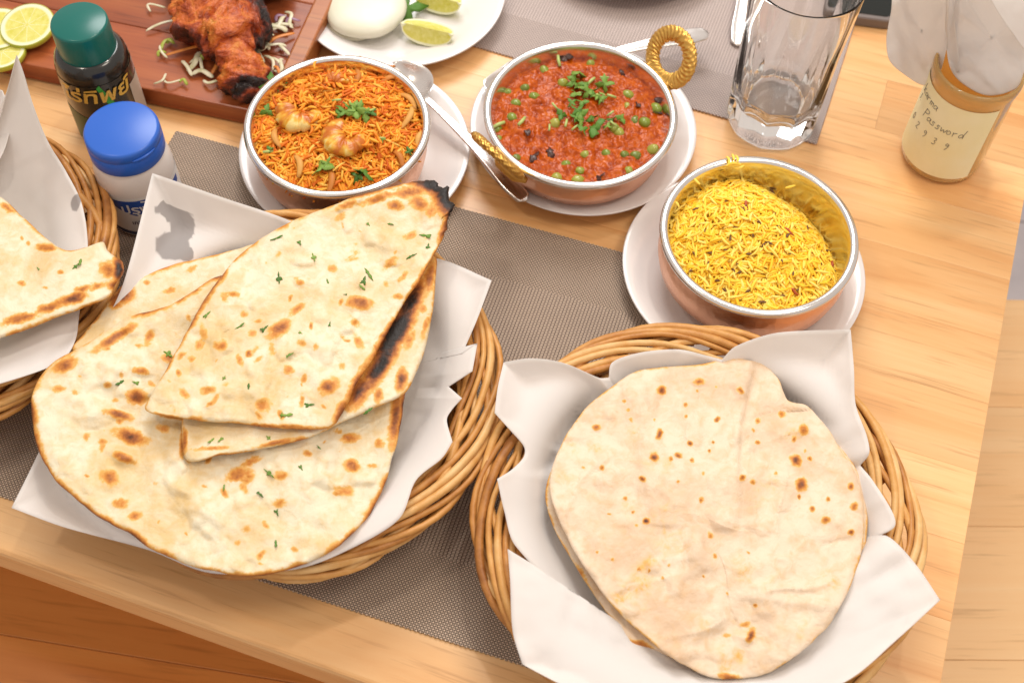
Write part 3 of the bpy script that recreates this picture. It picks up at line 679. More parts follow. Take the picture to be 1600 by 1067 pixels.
# ================================================================== PLATES AND COPPER BOWLS
PLATE_PROF = [(0, .0030), (.030, .0030), (.050, .0034), (.058, .0052), (.066, .0100), (.0775, .0138), (.0822, .0152), (.0832, .0148), (.0830, .0138), (.076, .0118), (.064, .0072), (.054, .0030), (.051, .0010), (.047, .0004), (.044, .0018), (0, .0018)]
def plate(c, label, sc=1.0, z0=.0):
    v, f = lathe([(max(r*sc, 1e-5), z*(1 if sc < 1.05 else 1.1)) for r, z in PLATE_PROF], 96, (c[0], c[1], z0))
    return tag(obj('plate', v, f, M['plate'], None, (c[0], c[1], z0)), label, 'plate', 'round white plates')
plate((-.1194, .6117), 'white saucer plate under the biryani bowl')
plate((.0459, .6411), 'white saucer plate under the pea curry bowl')
plate((.1566, .5200), 'white saucer plate under the yellow rice bowl')
plate((-.0996, .7734), 'white plate with lime wedges and white slices at the top', 1.0, .0008)
pt = AT(964, 4, .012)
plate((pt[0]+.01, pt[1]+.085), 'white plate just showing its rim at the top edge, on the far placemat', 1.02, .0018)

def bowl(c, Rr, zt, belly, label, zb=.0034):
    t = thing('serving_bowl', (c[0], c[1], zb), label, 'bowl', 'copper and steel serving bowls')
    h = zt-zb
    # outer copper shell
    ro = Rr-.0036
    prof = [(1e-5, 0), (.028, 0), (.036, .0012), (ro*belly*.82, h*.14), (ro*belly*.97, h*.34), (ro*belly, h*.52), (ro*(belly*.62+.38), h*.72), (ro*.985, h*.86), (ro*.985, h*.95)]
    v, f = lathe(prof, 96, (c[0], c[1], zb)); obj('copper_shell', v, f, M['copper'], t)
    # steel lining with its rolled lip
    ri = Rr-.0065
    lip = [(Rr-.0030+.0030*math.cos(a), h-.0030+.0026*math.sin(a)) for a in np.linspace(-.9*PI/2, PI*.92, 12)]
    prof = [(ro*.985+.0004, h*.90)]+lip+[(ri, h*.86), (ri*(belly*.6+.4)-.001, h*.70), (ri*belly-.002, h*.52), (ri*belly*.95-.002, h*.35), (ri*belly*.78-.002, h*.17), (.03, .004), (1e-5, .0035)]
    v, f = lathe(prof, 96, (c[0], c[1], zb)); obj('steel_lining', v, f, M['steel'], t)
    return t
B1c, B1r, B1z = (-.1270, .5985), .0648, .056
B2c, B2r, B2z = (.0418, .6255), .0690, .0485
B3c, B3r, B3z = (.1600, .5190), .0658, .056
bowl(B1c, B1r, B1z, 1.0, 'copper bowl with steel lip full of orange biryani rice')
pea_bowl = bowl(B2c, B2r, B2z, .97, 'shallow bowl with two brass ring handles, full of red pea curry')
bowl(B3c, B3r, B3z, 1.03, 'copper bowl with steel lip holding yellow cumin rice')

def ring_handle(ang):
    """cast rope-pattern brass ring leaning out from the lip"""
    n, sd = 200, 36; al = R(60)
    t = np.arange(n)*2*PI/n
    out = np.array([math.cos(ang)*math.cos(al), math.sin(ang)*math.cos(al), math.sin(al)]); tan = np.array([-math.sin(ang), math.cos(ang), 0]); nor = np.cross(out, tan)
    c0 = np.array([B2c[0]+math.cos(ang)*(B2r-.0005), B2c[1]+math.sin(ang)*(B2r-.0005), B2z-.006]) + out*.0185
    V = []
    for ti in t:
        rad = out*math.cos(ti)+tan*math.sin(ti)*1.06
        p = c0+.0165*rad
        for k in range(sd):
            a = 2*PI*k/sd
            g = 1+.075*math.cos(36*ti+7*math.sin(a))+.06*math.cos(6*a-20*ti)
            V.append(p+(rad*math.cos(a)*.0056*g+nor*math.sin(a)*.0030*g))
    F = [[i*sd+k, i*sd+(k+1) % sd, ((i+1) % n)*sd+(k+1) % sd, ((i+1) % n)*sd+k] for i in range(n) for k in range(sd)]
    o = obj('ring_handle', np.array(V), F, M['brass'], pea_bowl)
    # mounting lug
    q = np.array([B2c[0]+math.cos(ang)*(B2r-.004), B2c[1]+math.sin(ang)*(B2r-.004), B2z-.012])
    v, f = tube([q-tan*.016, q-tan*.008+np.array([math.cos(ang), math.sin(ang), 0])*.003, q+tan*.008+np.array([math.cos(ang), math.sin(ang), 0])*.003, q+tan*.016], [.002, .0045, .0045, .002], 10)
    obj('mounting_lug', v, f, M['brass'], o)
hp = AT(1020, 118, B2z); ANG = math.atan2(hp[1]-B2c[1], hp[0]-B2c[0])
ring_handle(ANG)
hp = AT(790, 250, B2z); ring_handle(math.atan2(hp[1]-B2c[1], hp[0]-B2c[0]))

# ------------------------------------------------------------------ spoons
def spoon(p_end, p_head, label, group, roll=0.0, head=.045, wid=1.0):
    A = np.array(p_end); B = np.array(p_head); d = B-A; L = np.linalg.norm(d); d /= L
    side = np.cross(d, [0, 0, 1]); side /= np.linalg.norm(side); up = np.cross(side, d)
    if roll: side, up = side*math.cos(roll)+up*math.sin(roll), up*math.cos(roll)-side*math.sin(roll)
    s = np.r_[np.linspace(0, .02, 8), np.linspace(.025, L-head, 26), np.linspace(L-head+.002, L, 20)]
    hs = L-head
    W = np.interp(s, [0, .0012, .003, .006, .010, .013, .020, .035, .06, hs*.85, hs], [.0012, .0042, .0056, .0064, .0066, .0072, .0074, .0060, .0042, .0026, .0026])*wid
    ht = np.clip((s-hs)/head, 0, 1); W = np.where(s > hs, .0026+.0150*np.sin(np.clip(ht, 0, 1)**.8*PI*.96)**.75, W)
    W[-1] = .002
    zc = .0035*np.sin(np.clip(s/hs, 0, 1)*PI)*1.0
    u = np.linspace(-1, 1, 17); V = []
    for i in range(len(s)):
        w_ = W[i]; handle = s[i] <= hs
        for sgn in (1, -1):
            for uu in u:
                a = abs(uu)
                if handle:
                    rib = .0009*(np.exp(-((a-.80)/.09)**2)+.6*np.exp(-((a-.56)/.06)**2))*min(1, w_/.004)
                    th = .0010*math.sqrt(max(0, 1-a**4))+(rib if sgn > 0 else 0)
                    z = zc[i]+sgn*th
                else:
                    bowlz = -.0085*math.sin(ht[i]*PI)**.7*(1-a*a)
                    z = zc[i]+bowlz+sgn*.0006*math.sqrt(max(0, 1-a**6))
                V.append(A+d*s[i]+side*uu*w_+up*z)
    m = 17; F = []; row = 2*m
    for i in range(len(s)-1):
        for k in range(m-1):
            a = i*row+k; F.append([a, a+1, a+row+1, a+row]); b = i*row+m+k; F.append([b, b+row, b+row+1, b+1])
        for k in (0, m-1):
            a = i*row+k; b = i*row+m+k; q = [a, a+row, b+row, b]; F.append(q if k == 0 else q[::-1])
    for i in (0, len(s)-1):
        q = [i*row+k for k in range(m)]+[i*row+m+k for k in range(m-1, -1, -1)]; F.append(q if i else q[::-1])
    o = obj('spoon', np.array(V), F, M['steel_spoon']); return tag(o, label, 'spoon', group)
spoon(AT(822, 314, .018), AT(612, 100, .026), 'steel spoon resting across the biryani saucer, handle towards the pea curry', 'steel spoons', .10, .040, .95)
spoon(AT(1106, 52, .022), AT(757, 138, .024), 'steel spoon behind the pea curry bowl, handle past the brass ring', 'steel spoons', -.05, .050, 1.15)
spoon(AT(1152, 72, .004), AT(1182, -230, .006), 'steel cutlery lying behind the water glass at the top edge', 'steel spoons', 0, .05, .95)

# ================================================================== FOOD IN THE BOWLS
def grains(P, D, N, length, rad, bend, sides=6):
    """many rice grains joined: P centres, D directions, N up vectors (n,3)"""
    n = len(P); S_ = np.array([-.5, -.40, -.15, .15, .40, .5]); pr = np.array([.18, .72, 1.0, .96, .66, .15])
    side = np.cross(D, N); side /= np.linalg.norm(side, axis=1)[:, None]+1e-9; up = np.cross(side, D)
    a = np.arange(sides)*2*PI/sides; V = np.zeros((n, len(S_), sides, 3))
    for j, (s, p) in enumerate(zip(S_, pr)):
        cpt = P+D*(s*length)[:, None]+side*(bend*(s*s*4-.4))[:, None]
        for k, aa in enumerate(a):
            V[:, j, k] = cpt+(side*math.cos(aa)+up*math.sin(aa))*(rad*p)[:, None]
    m = len(S_)*sides; F1 = []
    for j in range(len(S_)-1):
        for k in range(sides): F1.append([j*sides+k, j*sides+(k+1) % sides, (j+1)*sides+(k+1) % sides, (j+1)*sides+k])
    F1 = np.array(F1); F = (F1[None]+(np.arange(n)*m)[:, None, None]).reshape(-1, 4)
    return V.reshape(-1, 3), F, m
def rice(name, parent, n, c, Rf, hf, mat, L=(.0065, .0105), rad=.00092, seed=1, spill=.0):
    g = np.random.default_rng(seed)
    r = Rf*np.sqrt(g.random(n)); th = g.random(n)*2*PI
    x = r*np.cos(th); y_ = r*np.sin(th)
    e = 5e-4; z = hf(x, y_); nx = -(hf(x+e, y_)-z)/e; ny = -(hf(x, y_+e)-z)/e
    N = np.stack([nx, ny, np.ones(n)], -1); N /= np.linalg.norm(N, axis=1)[:, None]
    a = g.random(n)*2*PI; D = np.stack([np.cos(a), np.sin(a), g.normal(0, .28, n)], -1)
    D -= N*(D*N).sum(1)[:, None]*.75; D /= np.linalg.norm(D, axis=1)[:, None]
    P = np.stack([c[0]+x, c[1]+y_, z+g.uniform(-.0016, .0036, n)*g.random(n)+.0016*fbm(x/.006, y_/.006, seed, 2)], -1)
    Lh = g.uniform(*L, n); V, F, m = grains(P, D, N, Lh, rad*g.uniform(.82, 1.2, n), g.normal(0, .0009, n))
    o = obj(name, V, F, mat, parent, None, True, {'tint': np.repeat(g.random(n), m)})
    o['kind'] = 'stuff'; return o
def rice_mat(name, stops, rough=.38):
    t = NT(name); f = t.attr('tint'); v = t.coords('Object'); n = t.noise(v, 40, 3)
    t.color(t.ramp(t.math('ADD', t.math('MULTIPLY', f, .65), t.math('MULTIPLY', n, .55)), stops)); t.set(Roughness=.5, Specular_IOR_Level=.3)
    return t.m
def disc_surface(c, Rf, hf, rings=60, seg=180):
    rr = np.linspace(0, 1, rings+1)[1:]*Rf; t = np.arange(seg)*2*PI/seg
    X = np.r_[0, (rr[:, None]*np.cos(t)).ravel()]; Y = np.r_[0, (rr[:, None]*np.sin(t)).ravel()]
    V = np.stack([c[0]+X, c[1]+Y, hf(X, Y)], -1)
    F = [[0, 1+i, 1+(i+1) % seg] for i in range(seg)]
    for j in range(rings-1):
        a = 1+j*seg; b = a+seg; F += [[a+i, b+i, b+(i+1) % seg, a+(i+1) % seg] for i in range(seg)]
    return V, F
def on(c, px, py, hf, it=6):
    """x,y,z where the photo pixel meets a food surface z=hf(x-cx,y-cy)"""
    z = .05
    for _ in range(it):
        p = AT(px, py, z); z = float(hf(np.array([p[0]-c[0]]), np.array([p[1]-c[1]]))[0])
    return AT(px, py, z)
def sprinkle(parent, c, hf, items, mesh_list, name, lift=.0012, tilt=.45, seed=0):
    rd = random.Random(seed)
    for k, (px, py, r) in enumerate(items):
        p = on(c, px, py, hf)+np.array([0, 0, lift])
        inst(name, mesh_list[k % len(mesh_list)], rel(parent, p), 0, parent, (rd.uniform(-tilt, tilt), rd.uniform(-tilt, tilt), rd.uniform(0, 6.28)), (r,)*3)
STEM = make_mesh('coriander_stem', *tube([(-1, 0, 0), (0, .06, .05), (1, 0, 0)], [.24, .28, .24], 7), M['stem'])

# ---- yellow rice
def h3(x, y):
    d = np.hypot(x, y); a = np.clip(1-(d/.062)**2, 0, 1)
    return .031+.021*a**.8+.0065*np.exp(-(((x+.014)/.03)**2+((y-.014)/.028)**2))-.017*np.clip((x*.8+y*.45-.022)/.03, 0, 1)+.0016*fbm(x/.012+40, y/.012, 3, 3)
yr = thing('cumin_rice', (B3c[0], B3c[1], .006), 'bright yellow cumin rice heaped in the bowl beside the glass', 'rice')
M['rice_y'] = rice_mat('yellow_rice', [(.12, (.93, .46, .012)), (.36, (.97, .58, .030)), (.62, (.98, .67, .065)), (.95, (.98, .77, .19))])
v, f = disc_surface(B3c, .0605, lambda x, y: h3(x, y)-.0012, 40, 120)
obj('rice_bed', v, f, M['rice_y'], yr, None, True, {'tint': np.full(len(v), .62)})
rice('rice_grains', yr, 3900, B3c, .0585, h3, M['rice_y'], L=(.0045, .0118), rad=.00090, seed=4)
g = np.random.default_rng(5); M['cumin'] = plain('cumin_seed', (.16, .065, .02), .6)
cum = make_mesh('cumin_seed', *tube([(-1, 0, 0), (-.5, .05, 0), (0, .1, .02), (.5, .05, 0), (1, 0, 0)], [.1, .26, .34, .27, .1], 6), M['cumin'])
M['saffron'] = plain('red_spice', (.42, .07, .012), .5)
cum2 = make_mesh('spice_fleck', *tube([(-1, 0, 0), (-.3, .15, .1), (.4, -.1, .1), (1, .1, 0)], [.2, .3, .28, .15], 6), M['saffron'])
cs = [(1115, 320), (1087, 330), (1100, 362), (1110, 398), (1142, 290), (1160, 330), (1166, 333), (1164, 325), (1190, 305), (1205, 302), (1215, 356), (1200, 383), (1192, 386), (1206, 398), (1171, 400), (1153, 415), (1105, 415), (1120, 442), (1131, 456), (1155, 428), (1145, 425), (1168, 458), (1235, 400), (1230, 372), (1185, 350), (1121, 352), (1150, 360), (1250, 322), (1262, 330), (1275, 345), (1285, 372), (1292, 395), (1300, 425), (1295, 440), (1282, 415), (1238, 430), (1222, 465), (1190, 475), (1180, 350), (1136, 317), (1208, 338), (1260, 360), (1245, 455), (1135, 395), (1085, 400), (1080, 425), (1175, 370), (1140, 375), (1220, 410), (1265, 410)]
sprinkle(yr, B3c, h3, [(x, y, random.uniform(.0018, .0030)) for x, y in cs], [cum], 'cumin_seed', .0022, .4, 3)
sprinkle(yr, B3c, h3, [(x, y, random.uniform(.0025, .0045)) for x, y in [(1232, 365), (1240, 458), (1206, 300), (1165, 322), (1298, 420)]], [cum2], 'spice_fleck', .002, .4, 4)
# stray grains on the lip
ga = []
for (x, y_, zz) in ((1138, 250, B3z), (1146, 246, B3z), (1150, 256, B3z), (1152, 248, B3z+.001), (1142, 256, B3z), (1088, 283, B3z-.004), (1056, 318, B3z-.006), (1235, 292, B3z-.010), (1155, 262, B3z-.004)): ga.append(AT(x, y_, zz+.0012))
ga = np.array(ga); n = len(ga); a = g.random(n)*6; D = np.stack([np.cos(a), np.sin(a), .2*np.sin(a*3)], -1); D /= np.linalg.norm(D, axis=1)[:, None]
v, f, m = grains(ga, D, np.tile([0, 0, 1.0], (n, 1)), np.full(n, .0075), np.full(n, .001), g.normal(0, .001, n))
obj('stray_rice_grains', v, f, M['rice_y'], yr, None, True, {'tint': np.full(len(v), .7)})['kind'] = 'stuff'

# ---- biryani
def h1(x, y):
    d = np.hypot(x, y); a = np.clip(1-(d/.0605)**2, 0, 1)
    return .0425+.0145*a**.7+.003*np.exp(-(((x-.02)/.022)**2+((y-.015)/.03)**2))-.004*np.exp(-(((x+.015)/.02)**2+((y-.002)/.02)**2))+.0026*fbm(x/.016+9, y/.016, 3, 3)
bi = thing('biryani', (B1c[0], B1c[1], .006), 'orange prawn biryani rice in the copper bowl nearest the shakers', 'biryani')
M['rice_o'] = rice_mat('orange_rice', [(.10, (.42, .055, .005)), (.32, (.68, .15, .008)), (.56, (.82, .28, .015)), (.80, (.87, .42, .04)), (.97, (.88, .56, .12))], .34)
v, f = disc_surface(B1c, .0590, lambda x, y: h1(x, y)-.0022, 40, 120)
obj('rice_bed', v, f, M['rice_o'], bi, None, True, {'tint': np.full(len(v), .12)})
rice('rice_grains', bi, 3300, B1c, .0585, h1, M['rice_o'], L=(.0045, .0125), rad=.00096, seed=8)
def prawn_mat():
    t = NT('prawn_flesh'); v = t.coords('Object'); n = t.noise(v, 150, 4); d = t.attr('sauce')
    f = t.math('ADD', d, t.math('MULTIPLY', t.math('SUBTRACT', n, .5), .9))
    t.color(t.ramp(f, [(.05, (.80, .60, .22)), (.30, (.74, .43, .06)), (.60, (.66, .27, .02)), (.95, (.50, .13, .010))]))
    t.set(Roughness=.34, Coat_Weight=.15, Coat_Roughness=.2, Specular_IOR_Level=.35); t.bump(n, .4, .0010); return t.m
M['prawn'] = prawn_mat()
def prawn(px, py, r, rot, seed, a0=0, a1=270, tall=.66):
    p = on(B1c, px, py, h1); n = 90; s = np.linspace(0, 1, n); a = R(rot)+R(a0)+s*R(a1-a0)
    rc = r*(.60-.30*s); P = np.stack([p[0]+rc*np.cos(a), p[1]+rc*np.sin(a), p[2]+.0030+.0015*np.sin(s*PI)], -1)
    gr = (s*6.5) % 1; rad = r*.46*np.interp(s, [0, .05, .30, .70, .90, 1], [.45, .92, 1.0, .66, .40, .30])*(1-.16*np.exp(-(np.minimum(gr, 1-gr)/.10)**2))
    v, f = tube(P, rad, 16, False, tall)
    cen = np.repeat(P, 16, 0); v = cen+(v-cen)*(1+.16*fbm(v[:, 0]/.0035+seed, v[:, 1]/.0035+v[:, 2]/.004, seed+3, 3))[:, None]
    dd = np.hypot(v[:, 0]-p[0], v[:, 1]-p[1])/r
    sauce = np.clip(.50+1.5*fbm(v[:, 0]/.005, v[:, 1]/.005, seed, 3)+.9*np.clip(.95-dd, 0, 1)+.40*(v[:, 1]-p[1])/r+.12*np.cos(np.repeat(s, 16)*PI*14), 0, 1)
    obj('prawn', v, f, M['prawn'], bi, None, True, {'sauce': sauce})
prawn(476, 182, .0205, 150, 1, 0, 250)
prawn(545, 222, .0195, 100, 2, 0, 330)
prawn(520, 140, .0125, 10, 4, 0, 200, .7)
sprinkle(bi, B1c, h1, [(429, 140, .0110), (418, 180, .006), (540, 180, .0075), (548, 176, .0065), (555, 182, .008), (562, 178, .0075), (572, 184, .0075), (580, 182, .006), (532, 185, .0055), (556, 172, .0055), (488, 188, .0065), (503, 268, .0095), (512, 262, .005), (568, 275, .0088), (560, 282, .006), (640, 243, .004), (423, 240, .004), (598, 225, .003)], LEAF, 'coriander_leaf', .0042, .55, 5)
sprinkle(bi, B1c, h1, [(527, 163, .0034), (582, 178, .003), (568, 226, .0026), (490, 180, .0028), (420, 243, .0036), (596, 222, .003), (548, 168, .003)], [STEM], 'coriander_stem', .004, .5, 6)
gp = np.random.default_rng(77); PP = []
for (x, y, k, rr) in ((472, 165, 60, .012), (550, 214, 40, .008), (572, 228, 34, .010), (520, 140, 26, .012), (500, 200, 14, .008)):
    p = on(B1c, x, y, h1)
    for _ in range(k): PP.append(p+np.array([gp.normal(0, rr*.55), gp.normal(0, rr*.5), .0062+gp.uniform(-.0012, .0012)]))
PP = np.array(PP); n = len(PP); a = gp.random(n)*6.3; D = np.stack([np.cos(a), np.sin(a), gp.normal(0, .2, n)], -1); D /= np.linalg.norm(D, axis=1)[:, None]
v, f, m = grains(PP, D, np.tile([0, 0, 1.0], (n, 1)), gp.uniform(.006, .010, n), np.full(n, .0011), gp.normal(0, .001, n))
obj('clinging_rice_grains', v, f, M['rice_o'], bi, None, True, {'tint': np.repeat(gp.random(n)*.8, m)})['kind'] = 'stuff'
M['onion_fried'] = rice_mat('fried_onion', [(.1, (.36, .09, .015)), (.5, (.55, .20, .03)), (.9, (.66, .36, .09))])
rd = random.Random(4)
for (x, y, l) in [(545, 110, .011), (570, 106, .009), (610, 128, .010), (640, 160, .010), (560, 128, .009), (600, 112, .008), (465, 118, .009), (655, 220, .009), (470, 262, .010), (520, 285, .011), (430, 220, .009), (640, 190, .011), (625, 250, .009)]:
    p = on(B1c, x, y, h1)+np.array([0, 0, .003]); a = rd.uniform(0, 6); s = np.linspace(-1, 1, 9)
    q = np.stack([p[0]+l*s*math.cos(a)+.003*s*s*math.sin(a), p[1]+l*s*math.sin(a)-.003*s*s*math.cos(a), p[2]+.0018*np.cos(s*2)], -1)
    v, f = tube(q, .0011+.0012*(1-s*s), 8, False, .45); obj('fried_onion', v, f, M['onion_fried'], bi, None, True, {'tint': np.full(len(v), rd.random())})

# ---- pea curry
def h2(x, y):
    d = np.hypot(x, y); e = np.clip((d-.050)/.012, 0, 1)
    lump = np.abs(fbm(x/.0075+3, y/.0075+8, 5, 3)); l2 = fbm(x/.0028, y/.0028+5, 9, 3)
    return .0385-.0030*e+.0010*fbm(x/.03, y/.03, 2, 2)+.0040*lump+.0006*l2+.0022*fbm(x/.014, y/.014+2, 14, 2)
cu = thing('pea_curry', (B2c[0], B2c[1], .006), 'thick red pea and minced paneer curry topped with chopped coriander', 'curry')
def curry_mat():
    t = NT('tomato_curry'); v = t.coords('Object'); n = t.noise(v, 120, 5, .6, .6); n2 = t.noise(v, 420, 3); n3 = t.noise(v, 55, 3)
    c = t.ramp(t.math('ADD', t.math('MULTIPLY', n, .6), t.math('MULTIPLY', n2, .4)), [(.28, (.12, .010, .001)), (.40, (.30, .038, .001)), (.54, (.47, .080, .002)), (.68, (.57, .130, .006)), (.82, (.66, .25, .035))])
    c = t.mix(t.ramp(n3, [(.60, (0, 0, 0)), (.72, (.6, .6, .6))]), c, (.22, .022, .008))
    t.color(c); t.set(Roughness=.24, Coat_Weight=.0, Specular_IOR_Level=.28); t.bump(t.math('ADD', n2, n), .35, .0010); return t.m
M['curry'] = curry_mat()
v, f = disc_surface(B2c, .0628, h2, 110, 260); obj('sauce', v, f, M['curry'], cu)
def pea_mat():
    t = NT('green_pea'); v = t.coords('Object', (1, 1, 1), True); oi = t.n('ObjectInfo'); n = t.noise(v, 1.2, 3)
    f = t.math('ADD', t.math('MULTIPLY', n, .5), t.math('MULTIPLY', oi.outputs['Random'], .5))
    t.color(t.ramp(f, [(.2, (.12, .15, .012)), (.5, (.20, .26, .022)), (.8, (.36, .34, .05))])); t.set(Roughness=.3, Coat_Weight=.3); return t.m
M['pea'] = pea_mat()
PEA = []
for s in range(3):
    v, f = lathe([(max(1e-3, math.sin(a))*(1+.05*math.sin(3*a+s)), -math.cos(a)*(.88+.04*s)) for a in np.linspace(0, PI, 11)], 16, (0, 0, 0), lambda t, z, j, s=s: 1+.09*np.cos(2*t+s)+.05*np.cos(3*t+z*2+s)+.03*np.cos(7*t+z*5)); PEA.append(make_mesh('pea', v, f, M['pea']))
peas = [(923, 98), (851, 109), (793, 144), (820, 137), (835, 150), (800, 182), (806, 160), (778, 200), (866, 192), (880, 128), (981, 147), (992, 106), (981, 165), (992, 187), (1008, 190), (967, 205), (948, 238), (976, 240), (993, 241), (914, 240), (884, 256), (906, 265), (982, 266), (903, 280), (870, 277), (807, 245), (1020, 232), (960, 198), (780, 217), (1025, 168)]
sprinkle(cu, B2c, h2, [(x, y, random.uniform(.0035, .0047)) for x, y in peas], PEA, 'pea', -.0020, 1.0, 7)
lv = [(904, 122, .0075), (896, 135, .0062), (905, 142, .0062), (913, 138, .005), (900, 152, .006), (944, 137, .0078), (925, 148, .006), (932, 155, .0055), (938, 160, .005), (910, 165, .0055), (902, 178, .0068), (907, 185, .0065), (900, 190, .0055), (928, 206, .0085), (910, 208, .0055), (925, 190, .0055), (877, 185, .0055), (955, 192, .005), (970, 190, .005), (948, 203, .0045), (895, 128, .005), (918, 150, .006), (893, 166, .0045), (906, 196, .005), (938, 192, .004)]
sprinkle(cu, B2c, h2, lv, LEAF, 'coriander_leaf', .0036, .6, 8)
st = [(923, 132, .0042), (955, 155, .0036), (944, 126, .0036), (867, 171, .0032), (884, 197, .0036), (898, 204, .003), (953, 182, .003), (858, 204, .003), (815, 194, .0048), (779, 200, .005), (873, 100, .0045), (940, 152, .003), (937, 158, .004), (958, 198, .003), (905, 150, .003)]
sprinkle(cu, B2c, h2, st, [STEM], 'coriander_stem', .003, .4, 9)
M['darkspice'] = plain('dark_spice', (.055, .014, .008), .35)
DK = [make_mesh('dark_spice', *leaf_verts(1.0, 60+s, 2), M['darkspice']) for s in range(2)]
sprinkle(cu, B2c, h2, [(885, 93, .006), (972, 116, .004), (1032, 158, .005), (1024, 175, .0055), (995, 165, .004), (860, 240, .006), (835, 245, .006), (824, 206, .005), (938, 277, .005)], DK, 'dark_spice', .0006, .5, 10)

# ================================================================== TOP PLATE: white slices, lime wedges, leaf
M['radish'] = NT('white_slice'); rv = M['radish'].coords('Object'); M['radish'].color(M['radish'].ramp(M['radish'].noise(rv, 40, 3), [(.35, (.70, .68, .53)), (.70, (.75, .735, .61))])); M['radish'].set(Roughness=.35); M['radish'] = M['radish'].m
def dome(name, c, rx, ry, h, yaw, mat, z0, label, cat, group=None):
    pr = [(1e-4, h), (.3, h*.985), (.6, h*.94), (.82, h*.84), (.94, h*.66), (1.0, h*.38), (.985, h*.12), (.93, 0), (1e-4, 0)]
    v, f = lathe(pr, 72, (0, 0, 0), lambda t, z, j: 1+.02*np.cos(3*t+1)+.012*np.cos(5*t)); f = [q[::-1] for q in f]
    v = v*np.array([rx, ry, 1]); ca, sa = math.cos(yaw), math.sin(yaw); v = np.stack([v[:, 0]*ca-v[:, 1]*sa+c[0], v[:, 0]*sa+v[:, 1]*ca+c[1], v[:, 2]+z0], -1)
    return tag(obj(name, v, f, mat, None, (c[0], c[1], z0)), label, cat, group)
c = AT(545, 8, .010); dome('onion_slice', c, .031, .038, .007, .2, M['radish'], .0052, 'pale white slice mostly hidden under the front white slice', 'slice', 'white slices on the top plate')
c = AT(571, 10, .016); dome('onion_slice', c, .0315, .034, .010, .1, M['radish'], .0125, 'big smooth white slice in front on the top plate', 'slice', 'white slices on the top plate')
def lime_mats():
    t = NT('lime_flesh'); v = t.coords('Object'); n = t.noise(v, 260, 3); r = t.attr('rim')
    col = t.ramp(n, [(.3, (.60, .56, .08)), (.7, (.74, .70, .22))])
    col = t.mix(t.ramp(r, [(.80, (0, 0, 0)), (.88, (1, 1, 1))]), col, (.80, .80, .56))
    col = t.mix(t.ramp(t.attr('seg'), [(.80, (0, 0, 0)), (.95, (.85,)*3)]), col, (.80, .80, .55))
    t.color(col); t.set(Roughness=.22, Coat_Weight=.4, Coat_Roughness=.1); t.bump(n, .4, .0008)
    s = NT('lime_rind'); v = s.coords('Object'); n = s.noise(v, 60, 3); s.color(s.ramp(n, [(.3, (.38, .45, .03)), (.7, (.60, .60, .08))])); s.set(Roughness=.35); s.bump(s.noise(v, 900, 2), .3, .0004)
    return t.m, s.m
M['lime'], M['rind'] = lime_mats()
def lime_wedge(c, yaw, L, label, tilt=0.0):
    """quarter wedge lying skin-down: two cut faces meeting at the core"""
    t = thing('lime_wedge', (c[0], c[1], c[2]), label, 'lime', 'lime wedges on the top plate')
    n, m = 20, 16; s = np.linspace(-1, 1, n); V = []
    for ss in s:
        rr = math.sqrt(max(0, 1-abs(ss)**2.3))*L*.66+1e-5
        for k in range(m):
            a = PI+R(42)+(PI-2*R(42))*k/(m-1)+R(22)
            V.append((ss*L, rr*math.cos(a), rr*math.sin(a)*.95))
    skin = np.array(V); F = [[i*m+k, i*m+k+1, (i+1)*m+k+1, (i+1)*m+k] for i in range(n-1) for k in range(m-1)]
    def place(v):
        v = np.array(v); v[:, 2] += L*.62
        ca, sa = math.cos(yaw), math.sin(yaw)
        return np.stack([v[:, 0]*ca-v[:, 1]*sa+c[0], v[:, 0]*sa+v[:, 1]*ca+c[1], v[:, 2]+c[2]], -1)
    obj('rind', place(skin), F, M['rind'], t)
    for side in (0, m-1):
        edge = skin.reshape(n, m, 3)[:, side]; core = np.stack([s*L*.82, 0*s, 0*s+.0005], -1); V = []; rim = []; seg = []
        for j in range(9):
            w_ = j/8; V.append(core*(1-w_)+edge*w_+np.array([0, 0, -.0010*math.sin(w_*PI)])); rim.append(np.full(n, w_)); seg.append(np.zeros(n))
        ends = np.abs(s)
        F2 = [[j*n+i, j*n+i+1, (j+1)*n+i+1, (j+1)*n+i] for j in range(8) for i in range(n-1)]
        if side: F2 = [q[::-1] for q in F2]
        obj('cut_face', place(np.concatenate(V)), F2, M['lime'], t, None, True, {'rim': np.maximum(np.concatenate(rim), np.tile(ends**3, 9)*.95), 'seg': np.concatenate(seg)})
    return t
c = AT(668, 64, .006); lime_wedge((c[0], c[1], .0055), R(-14), .0215, 'lime wedge nearest the front rim of the top plate')
c = AT(684, 14, .006); lime_wedge((c[0], c[1], .0055), R(-18), .0205, 'lime wedge farther back, partly cut by the top edge')
c = AT(636, 10, .014)
lo = inst('salad_leaf', LEAF[2], (c[0], c[1], .0125), 0, None, (.5, .3, .4), (.017,)*3); tag(lo, 'dark green leaf between the white slice and lime wedges', 'leaf')

